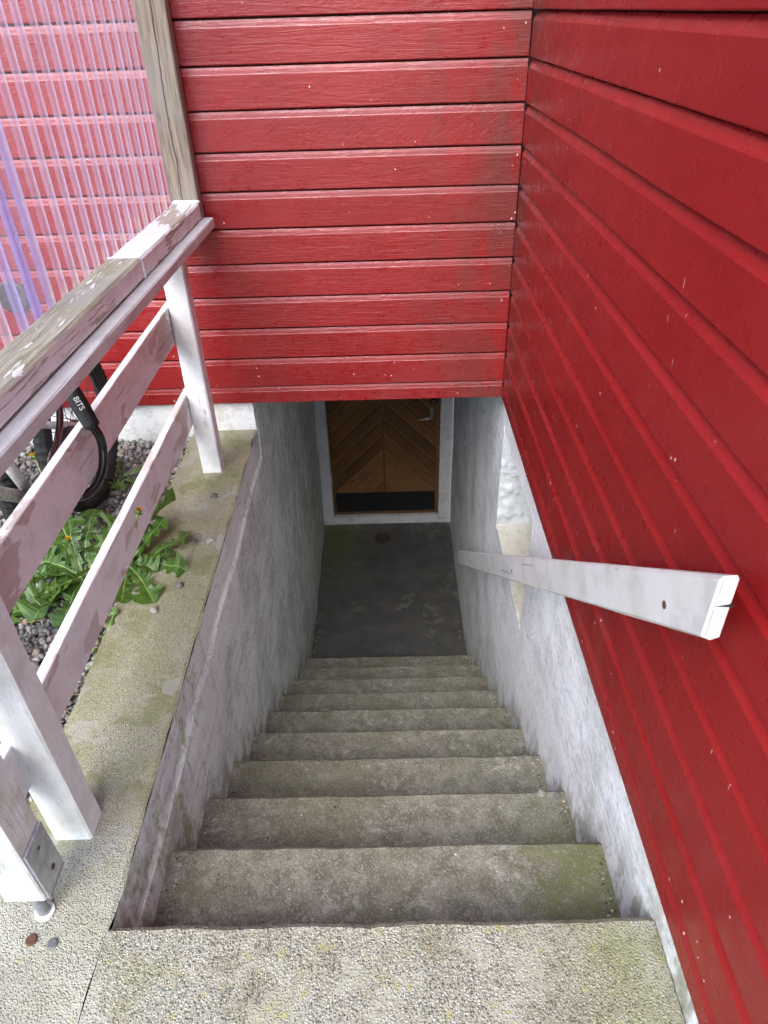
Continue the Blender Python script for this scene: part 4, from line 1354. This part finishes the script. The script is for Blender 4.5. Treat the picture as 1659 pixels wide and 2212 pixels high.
T(b2k, 'crank', [(-1.12, 1.60, .08), (-1.25, 1.55, .10)], .014, BIKEWHITE)

# ------------------------------------------------------------------ cable lock round the upper slat
lock = thing('cable_lock', 'black cable bicycle lock looped round the upper slat', 'bicycle lock', (-.62, 1.24, .6))
def smooth_pts(pts, n=6):
    pts = [Vector(p) for p in pts]
    out = []
    for i in range(len(pts) - 1):
        p0, p1, p2, p3 = pts[max(i - 1, 0)], pts[i], pts[i + 1], pts[min(i + 2, len(pts) - 1)]
        for k in range(n):
            t = k / n
            out.append(.5 * ((2 * p1) + (p2 - p0) * t + (2 * p0 - 5 * p1 + 4 * p2 - p3) * t * t + (3 * p1 - p0 - 3 * p2 + p3) * t ** 3))
    out.append(pts[-1])
    return out
sa, sb = Vector((-.655, 1.32, .640)), Vector((-.618, 1.285, .578))
cp = smooth_pts([sb, (-.612, 1.291, .548), (-.612, 1.288, .515), (-.617, 1.268, .478), (-.632, 1.235, .452), (-.665, 1.21, .448), (-.72, 1.24, .46), (-.80, 1.42, .42), (-.88, 1.62, .36), (-.915, 1.74, .375), (-.945, 1.80, .42), (-.99, 1.78, .45), (-1.01, 1.70, .42), (-.96, 1.60, .42), (-.84, 1.46, .52), (-.75, 1.37, .60), sa])
link('cable', tube_mesh('cable', cp, .0095, 14), lock, GLOSSBLACK, smooth=True)
dv = (sb - sa)
link('sleeve', tube_mesh('sleeve', [sa - dv * .25, sa, sa + dv * .55, sa + dv * .95, sb + dv * .02, sb + dv * .08], [.014, .018, .018, .0165, .0165, .011], 16), lock, RUBBER, smooth=True)
fc = bpy.data.curves.new('lettering', 'FONT')
fc.body = 'BITS'
fc.size = .016
fc.extrude = .0004
fc.align_x = 'CENTER'; fc.align_y = 'CENTER'
tmp = bpy.data.objects.new('lettering_tmp', fc)
COL.objects.link(tmp)
dg = bpy.context.evaluated_depsgraph_get()
lme = bpy.data.meshes.new_from_object(tmp.evaluated_get(dg))
bpy.data.objects.remove(tmp)
mid = sa + dv * .42
xd = dv.normalized()
view = (CAM - mid)
zd_ = (view - xd * view.dot(xd)).normalized()
yd_ = zd_.cross(xd)
tm = Matrix(((xd.x, yd_.x, zd_.x, 0), (xd.y, yd_.y, zd_.y, 0), (xd.z, yd_.z, zd_.z, 0), (0, 0, 0, 1)))
tm.translation = mid + zd_ * .0183
lme.materials.clear(); lme.materials.append(LETTER)
link('lettering', lme, lock, None, tm)

# ------------------------------------------------------------------ grit and leaf bits gathered in the corners of the stairs
def debris():
    V, F, TN = [], [], []
    def bit(x, y, z, sz, tone):
        b = len(V)
        a = random.uniform(0, 6.28)
        for k in range(4):
            r = sz * random.uniform(.5, 1.2)
            V.append((x + math.cos(a + k * 1.57) * r, y + math.sin(a + k * 1.57) * r * .7, z + random.uniform(.0004, .0012)))
        V.append((x, y, z + sz * random.uniform(.35, .8)))
        TN.extend([tone] * 5)
        F.extend([(b, b + 1, b + 4), (b + 1, b + 2, b + 4), (b + 2, b + 3, b + 4), (b + 3, b, b + 4)])
    for k in range(1, 10):
        z = -k * RI
        yr, yn = Y0 + (k - 1) * G, Y0 + k * G
        for _ in range(150):
            u = random.random()
            sz = random.choice((.0018, .0024, .003, .0045))
            if u < .40: x, y = XR - .004 - abs(random.gauss(0, .014)), random.uniform(yr + .05, yn - .012)
            elif u < .70: x, y = XL + .014 + abs(random.gauss(0, .014)), random.uniform(yr + .05, yn - .012)
            else: x, y = random.uniform(XL + .02, XR - .02), random.uniform(yr + .06, yn - .012)
            bit(x, y, z + .0005, sz, random.random())
    for _ in range(420):
        u = random.random()
        if u < .3: x, y = XL + .012 + abs(random.gauss(0, .02)), random.uniform(2.75, 4.08)
        elif u < .6: x, y = XR - .008 - abs(random.gauss(0, .02)), random.uniform(2.75, 4.08)
        elif u < .75: x, y = random.uniform(XL, XR), 4.09 - abs(random.gauss(0, .02))
        else: x, y = random.uniform(XL, XR), random.uniform(2.75, 4.08)
        bit(x, y, ZF + .003, random.choice((.002, .003, .0045, .006)), random.random())
    me = mesh('stair_grit', V, F)
    at = me.attributes.new('tone', 'FLOAT', 'POINT')
    at.data.foreach_set('value', TN)
    m = M('grit')
    t = m.nd('ShaderNodeAttribute', p_attribute_name='tone', out=2)
    c = m.mix(m.ss(t, .1, .6), (.05, .035, .022), (.20, .15, .10))
    c = m.mix(m.ss(t, .80, .84), c, (.52, .49, .42))
    c = m.mix(m.ss(t, .96, .97), c, (.30, .05, .03))
    me.materials.append(m.fin(c, .85))
    return me
tag(link('stair_grit', debris()), 'grit and dry leaf bits lying in the corners of the stairs', 'grit', kind='stuff')
